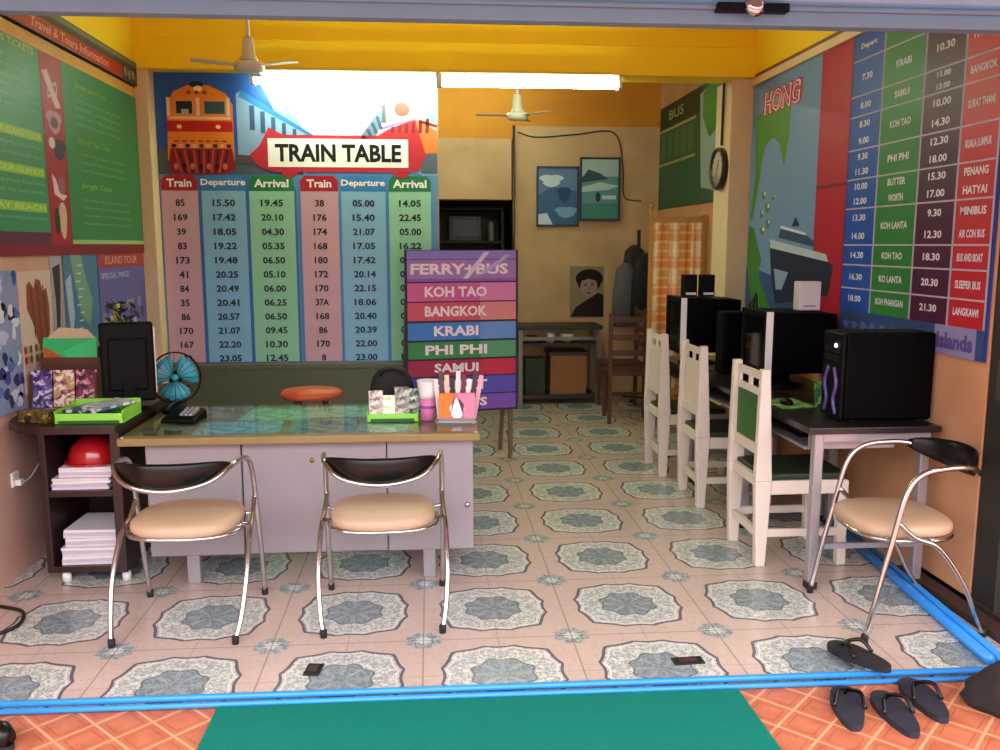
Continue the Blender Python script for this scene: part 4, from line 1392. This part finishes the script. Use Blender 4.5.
# brochure rack
t = thing('brochure_rack', 'upright brochure rack holding a green folder on the dark cabinet', 'rack', (-1.845, 4.60, CT))
RK = mat('rack_brown', '5a3424', .5)
MB().box(-.15, .17, -.12, .1, 0, .012, RK).build('base', t, bevel=.003)
MB().box(-.15, .17, .08, .10, .012, .30, RK).build('back', t, bevel=.003)
MB().box(-.15, -.14, -.10, .08, .012, .18, RK).build('side', t)
MB().box(.16, .17, -.10, .08, .012, .18, RK).build('side', t)
MB().box(-.14, .16, .02, .03, .012, .25, RK).build('divider', t)
A = Art((-1.845, 4.60, CT), (1, 0, 0), Vector((0, .12, 1)).normalized())
A.slab(-.13, .232, .135, .355, .012, hx('3fbf72'))
A.poly([(-.13, .235), (-.0, .235), (-.06, .27), (-.13, .31)], 1, hx('b5662c'))
A.poly([(.0, .235), (.135, .235), (.135, .35), (.04, .32), (-.03, .28)], 2, hx('48cf80'))
A.poly([(-.11, .35), (.13, .35), (.09, .395), (-.05, .405)], 2, hx('cbb894'))
A.slab(-.13, .014, .135, .232, .012, hx('3a3a34'))
tag(A.build('green_folder'), 'bright green folder with an orange corner standing in the brochure rack', 'folder')
for k, (x, cols, lb) in enumerate(((-1.945, ['6a4f9a', 'd8d0e8', '3a2a5a'], 'purple and white brochure at the left of the rack'),
                                   (-1.84, ['c8a06a', '8a3a5a', 'f0e0d0'], 'maroon and cream brochure in the middle of the rack'),
                                   (-1.735, ['8a2a4a', 'd8a0b0', '402030'], 'dark red brochure at the right of the rack'))):
    m = MB().box(-.05, .05, -.004, .004, 0, .185, mottled('brochure_cover', cols, 16, .35))
    tag(m.build('brochure', loc=(x, 4.50 + .01 * k, CT + .014), rot=(R(-8), 0, 0)), lb, 'brochure', 'brochures in the rack')
for k, (x, y, cols, lb) in enumerate(((-1.86, 4.34, ['e0d8c0', '6a4a2a', 'a88a5a'], 'cream leaflet pile at the left front of the cabinet top'),
                                      (-1.84, 4.22, ['5a4a20', 'a8903a', '2a2010'], 'brown leaflet pile at the front left corner of the cabinet top'))):
    tag(MB().box(-.08, .08, -.05, .05, 0, .03 + .02 * k, mottled('leaflet_pile', cols, 20)).build('leaflet_pile', loc=(x, y, CT), rot=(0, 0, R(12 - 30 * k)), bevel=.003), lb, 'leaflets')

# monitor on the cabinet / desk end, turned away
t = thing('desk_monitor', 'black flat monitor seen from behind at the left end of the desk', 'monitor', (-1.515, 4.50, CT), R(20))
MB().box(-.125, .125, -.02, .02, .04, .44, BLACKP).build('panel', t, bevel=.012)
MB().box(-.09, .09, -.035, -.02, .10, .36, BLACKP).build('back_bulge', t, bevel=.012)
MB().box(.125, .131, -.018, .018, .08, .41, STEEL).build('edge_trim', t)
MB().box(-.03, .03, -.04, -.015, .01, .15, BLACKP).build('neck', t, bevel=.004)
MB().lathe([(.001, 0), (.10, 0), (.10, .008), (.03, .018), (.001, .018)], BLACKP, sy=.8, seg=24).build('base', t)
MB().box(-.115, .115, .0201, .022, .08, .415, mat('dark_glass_screen', '0b0d12')).build('screen', t)

# vase with flowers behind the monitor
t = thing('flower_vase', 'dark vase with yellow flecked leaves behind the black monitor', 'vase', (-1.74, 5.1, CT))
MB().lathe([(.001, 0), (.045, 0), (.06, .08), (.045, .2), (.03, .28), (.04, .32), (.001, .32)], BLACKP).build('vase', t)
lf = MB()
r4 = random.Random(9)
for k in range(60):
    a = r4.uniform(0, 2 * PI)
    rr_ = r4.uniform(.01, .09)
    z = .34 + r4.uniform(0, .16)
    M = Matrix.Translation((rr_ * math.cos(a), rr_ * math.sin(a), z)) @ Euler((r4.uniform(-1, 1), r4.uniform(-1, 1), a)).to_matrix().to_4x4()
    lf.prism([(-.03, 0), (0, -.012), (.03, 0), (0, .012)], 0, .002, mat('dark_leaf', '1c2416', .6) if k % 4 else mat('yellow_fleck', 'b8a83a', .6), M)
lf.build('leaves', t)

# teal desk fan
t = thing('desk_fan', 'small black desk fan with teal blades at the left end of the desk', 'fan', (-1.35, 4.72, DT), R(12))
t.scale = (.88, .88, .92)
Mf = Matrix.Translation((0, 0, .19)) @ Matrix.Rotation(R(84), 4, 'X')
MB().lathe([(.001, 0), (.085, 0), (.09, .012), (.05, .025), (.02, .035), (.001, .035)], BLACKP, sy=.85).build('base', t)
MB().tube([(0, .03, .02), (0, .045, .12), (0, .03, .19)], .013, BLACKP).build('neck', t)
MB().lathe([(.001, -.05), (.035, -.05), (.04, 0), (.03, .015), (.001, .018)], BLACKP, M=Mf @ Matrix.Translation((0, 0, -.02))).build('motor', t)
cg = MB()
for zz in (-.03, .035):
    cg.tube([Mf @ Vector((.145 * math.cos(a), .145 * math.sin(a), zz)) for a in (2 * PI * k / 32 for k in range(32))], .004, BLACKP, closed=True, sub=1, seg=6)
for k in range(20):
    a = 2 * PI * k / 20
    cg.tube([Mf @ Vector((.02 * math.cos(a), .02 * math.sin(a), .055)), Mf @ Vector((.11 * math.cos(a), .11 * math.sin(a), .052)), Mf @ Vector((.145 * math.cos(a), .145 * math.sin(a), .035)), Mf @ Vector((.145 * math.cos(a), .145 * math.sin(a), -.03))], .0016, BLACKP, seg=5, sub=2)
cg.build('cage', t)
for k in range(3):
    a = 2 * PI * k / 3 + .5
    rg = []
    for r_i, wd in ((.02, .5), (.06, .85), (.1, .9), (.132, .7)):
        rg.append([(r_i * math.cos(a + s * wd), r_i * math.sin(a + s * wd), .012 * s + q) for s, q in ((-1, 0), (-.3, 0), (.3, 0), (1, 0), (1, .002), (.3, .002), (-.3, .002), (-1, .002))])
    MB().rings(rg, mat('teal_blade', '3f9fb4', .35), M=Mf).build('blade', t)
MB().lathe([(.001, 0), (.022, 0), (.02, .02), (.001, .024)], mat('teal_hub', '3f9fb4'), M=Mf @ Matrix.Translation((0, 0, .01))).build('hub', t)
# pens, telephone like black base on desk
t = thing('desk_phone', 'low black telephone beside the fan on the desk', 'telephone', (-1.24, 4.44, DT), R(-10))
MB().rings([[(-.09, -.07, 0), (.09, -.07, 0), (.09, .08, 0), (-.09, .08, 0)], [(-.085, -.065, .015), (.085, -.065, .015), (.085, .075, .05), (-.085, .075, .05)]], BLACKP, False).build('body', t, bevel=.004)
MB().tube([(-.06, -.06, .055), (-.065, 0, .072), (-.06, .07, .08)], [.018, .013, .018], BLACKP, sub=5).build('handset', t)
kp = MB()
for i in range(3):
    for j in range(4):
        kp.box(.0 + i * .024, .016 + i * .024, -.04 + j * .024, -.026 + j * .024, .03, .042 + j * .006, GREYM)
kp.build('keypad', t)

# ------------- items at the right end of the desk
lime_tray((-.195, 4.40, DT), .255, .15, .06, 0, 'lime green tray with leaflets at the right half of the desk')
for k, (x, h_, cols, rz) in enumerate(((-.28, .135, ['c8c0b8', '8a6a5a', 'e8e4dc'], 10), (-.22, .11, ['f0f4e8', 'c0e0a0', 'ffffff'], -4), (-.15, .15, ['9a9a90', '5a5a50', 'd0d0c8'], 8), (-.095, .14, ['7a8a80', 'd8d8d0', '40403c'], -8))):
    lb = ('tan leaflets at the left of the lime desk tray', 'white leaflets in the middle of the lime desk tray', 'grey leaflets right of the white ones in the lime desk tray', 'speckled leaflets at the right end of the lime desk tray')[k]
    tag(MB().box(-.035, .035, -.012, .012, 0, h_, mottled('tray_leaflet', cols, 22, .4)).build('leaflet_bundle', loc=(x, 4.39 + .006 * k, DT + .009), rot=(R(-6), 0, R(rz))), lb, 'leaflets', 'leaflets in the lime desk tray')
t = thing('black_bag', 'rounded black bag behind the lime tray on the desk', 'bag', (-.205, 4.56, DT))
rg = []
for z, a_, b_ in ((0, .095, .045), (.02, .112, .055), (.12, .118, .055), (.19, .10, .05), (.23, .07, .035), (.245, .03, .015)):
    rg.append([(a_ * math.copysign(abs(math.cos(q)) ** .7, math.cos(q)), b_ * math.sin(q), z) for q in (2 * PI * j / 24 for j in range(24))])
MB().rings(rg, mat('black_fabric', '15120f', .8)).build('body', t)
MB().tube([(-.06, -.04, .2), (-.03, -.05, .235), (.03, -.05, .235), (.06, -.04, .2)], .006, BLACKV).build('handle', t)
# pink cup
t = thing('pink_cup', 'pink paper cup with a flared white rim on the desk', 'cup', (-.02, 4.36, DT))
MB().lathe([(.001, 0), (.036, 0), (.04, .12), (.036, .12), (.001, .118)], mat('pink_paper', 'd87fb0', .5), seg=20).build('cup', t)
MB().lathe([(.0405, .11), (.042, .13), (.055, .20), (.052, .20), (.038, .12), (.036, .115)], WHITEP, seg=20).build('flared_rim', t)
MB().lathe([(.0385, .06), (.0395, .065), (.0395, .07), (.0385, .075)], mat('violet_band', '8a4a9a', .5), seg=20).build('band', t)
# acrylic holder with leaflets
t = thing('leaflet_holder', 'clear holder with an orange and pink leaflet at the desk corner', 'holder', (.125, 4.30, DT), R(-3))
hb = MB().box(-.095, .095, -.05, .05, 0, .012, mat('grey_acrylic', '9a9a9c', .2))
hb.build('base', t, bevel=.002)
MB().box(-.095, .095, .028, .034, .012, .20, GLASS).box(-.095, -.091, -.034, .028, .012, .12, GLASS).box(.091, .095, -.034, .028, .012, .12, GLASS).build('shell', t)
A = Art((0, -.034, .012), (1, 0, 0), (0, 0, 1))
A.slab(-.088, 0, .088, .135, .02, hx('d9706a'))
A.poly([(-.088, 0), (-.03, 0), (-.02, .135), (-.088, .135)], 1, hx('e0853f'))
A.poly([(.04, 0), (.088, 0), (.088, .135), (.0, .135)], 1, hx('d88aa8'))
A.ell(.0, .05, .034, .042, 2, hx('efe8f0'), wob=.15)
A.ell(.0, .085, .016, .03, 3, hx('f8f4f8'))
A.poly([(-.03, .03), (-.012, .10), (0, .12), (-.02, .1)], 4, hx('4a3a58'))
A.poly([(.03, .03), (.018, .10), (0, .12), (.035, .08)], 4, hx('6a4a60'))
A.rect(-.088, .0, .088, .012, 5, hx('8a8a90'))
A.build('leaflet', t)
for k in range(9):
    x = -.085 + .021 * k
    M = Matrix.Translation((x, .0 + .001 * k, .014)) @ Matrix.Rotation(R(-6 + 2 * k), 4, 'Y')
    cols = ['e8dcd8', '5a4a50', 'f0c8a8', '3f3a44', 'e8e4e0', '7a3a4a', 'f0e8e0', '4a4048', 'e0a8b0']
    MB().box(-.011, .011, -.002, .002, 0, .20 + .02 * ((k * 5) % 3), hx(cols[k], rough=.5), M).build('leaflet_strip', t)
tag(MB().tube([(.20, 4.22, DT + .005), (.215, 4.4, DT + .005)], .005, mat('wood_pencil', 'b89a6a', .5), sub=1, seg=8).build('pencil'), 'pencil lying at the right edge of the desk', 'pencil')

# ============================================================ FLOOR THINGS
for (x, y, rz, lb, big) in ((-.46, 3.19, R(-8), 'small dark floor plate on the tiles left of the mat edge', 0), (.98, 3.15, R(3), 'dark floor latch plate on the tiles at the right end of the mat', 1)):
    t = thing('floor_latch', lb, 'latch', (x, y, .0), rz, 'floor latches')
    w_, d_ = (.03, .045) if not big else (.06, .028)
    MB().box(-w_, w_, -d_, d_, 0, .008, mat('dark_iron', '211a1a', .5, .5)).build('plate', t, bevel=.003)
    MB().box(-w_ * .6, w_ * .6, -d_ * .5, d_ * .5, .008, .012, mat('iron_centre', '4a3a38', .5, .5)).build('slot', t)


def sandal(loc, rz, label, tilt=0, col='1c1d2a'):
    t = thing('sandal', label, 'sandal', loc, rz, 'dark flip flops on the porch edge')
    t.rotation_euler.x = tilt
    t.scale = (1.22, 1.08, 1.3)
    S = mat('sandal_' + col, col, .75, var=.15)
    out = []
    n = 28
    for k in range(n):
        a = 2 * PI * k / n
        y = .13 * math.sin(a)
        wd = .044 + .008 * math.sin(a) + (.0 if y > 0 else -.002)
        out.append((wd * math.copysign(abs(math.cos(a)) ** .8, math.cos(a)) + .006 * math.sin(a * 1), y))
    MB().prism(out, 0, .018, S, smooth=True).build('sole', t, bevel=.004)
    MB().tube([(0.005, .075, .018), (.0, .06, .035), (-.03, .02, .045), (-.042, -.02, .018)], .006, BLACKV, sub=5, flat=1).build('strap', t)
    MB().tube([(0.005, .075, .018), (.01, .06, .035), (.035, .02, .045), (.042, -.02, .018)], .006, BLACKV, sub=5).build('strap', t)
    return t


sandal((1.44, 2.77, -.012), R(-14), 'dark blue flip flop, leftmost on the terracotta porch')
sandal((1.585, 2.72, -.012), R(0), 'dark blue flip flop lying nearest the camera among the four')
sandal((1.735, 2.80, -.012), R(0), 'dark flip flop, rightmost of the four on the porch')
sandal((1.62, 3.06, .030), R(26), 'black flip flop lying across the blue pipe', R(-3), '15131a')
# black shoe bag at right front corner, and shoe tip at left
t = thing('shoe_bag', 'slumped dark bag in the right front corner of the porch', 'bag', (2.07, 2.74, -.012))
rg = []
for z, k_ in ((0, .9), (.03, 1.02), (.06, .95), (.09, 1.0), (.13, .86), (.16, .8), (.19, .5), (.2, .2)):
    rg.append([(.2 * k_ * (1 + .14 * math.sin(3 * a + 9 * z)) * math.cos(a), .13 * k_ * (1 + .16 * math.cos(5 * a + 14 * z)) * math.sin(a), z * (.8 + .25 * math.sin(2 * a + 1))) for a in (2 * PI * j / 24 for j in range(24))])
MB().rings(rg, mat('dark_bag_cloth', '241a1c', .85, bump=.4)).build('body', t)
MB().tube([(-.1, -.1, .12), (-.14, -.13, .2), (-.02, -.12, .24), (.08, -.1, .16)], .008, BLACKV).build('strap', t)
t = thing('black_shoe', 'black shoe tip at the lower left edge of the porch', 'shoe', (-1.50, 2.80, -.012), R(70))
rg = []
for y, w_, hh in ((-.14, .025, .05), (-.11, .04, .075), (-.03, .04, .075), (.05, .045, .06), (.11, .042, .045), (.14, .02, .03)):
    rg.append([(w_ * math.cos(a), y, .012 + max(0, hh * (.5 + .5 * math.sin(a)))) for a in (2 * PI * j / 16 for j in range(16))])
MB().rings(rg, BLACKV).build('upper', t)
MB().prism([(.05 * math.cos(a) * (1 + .1 * math.sin(a)), .15 * math.sin(a)) for a in (2 * PI * j / 24 for j in range(24))], 0, .014, RUBBER).build('sole', t)
o = MB().tube([(-1.98, 3.55, .008), (-1.86, 3.56, .008), (-1.76, 3.66, .008), (-1.80, 3.82, .008), (-1.95, 3.9, .008)], .008, CABLE)
tag(o.build('floor_cable'), 'loop of black cable on the tiles beside the left wall', 'cable')
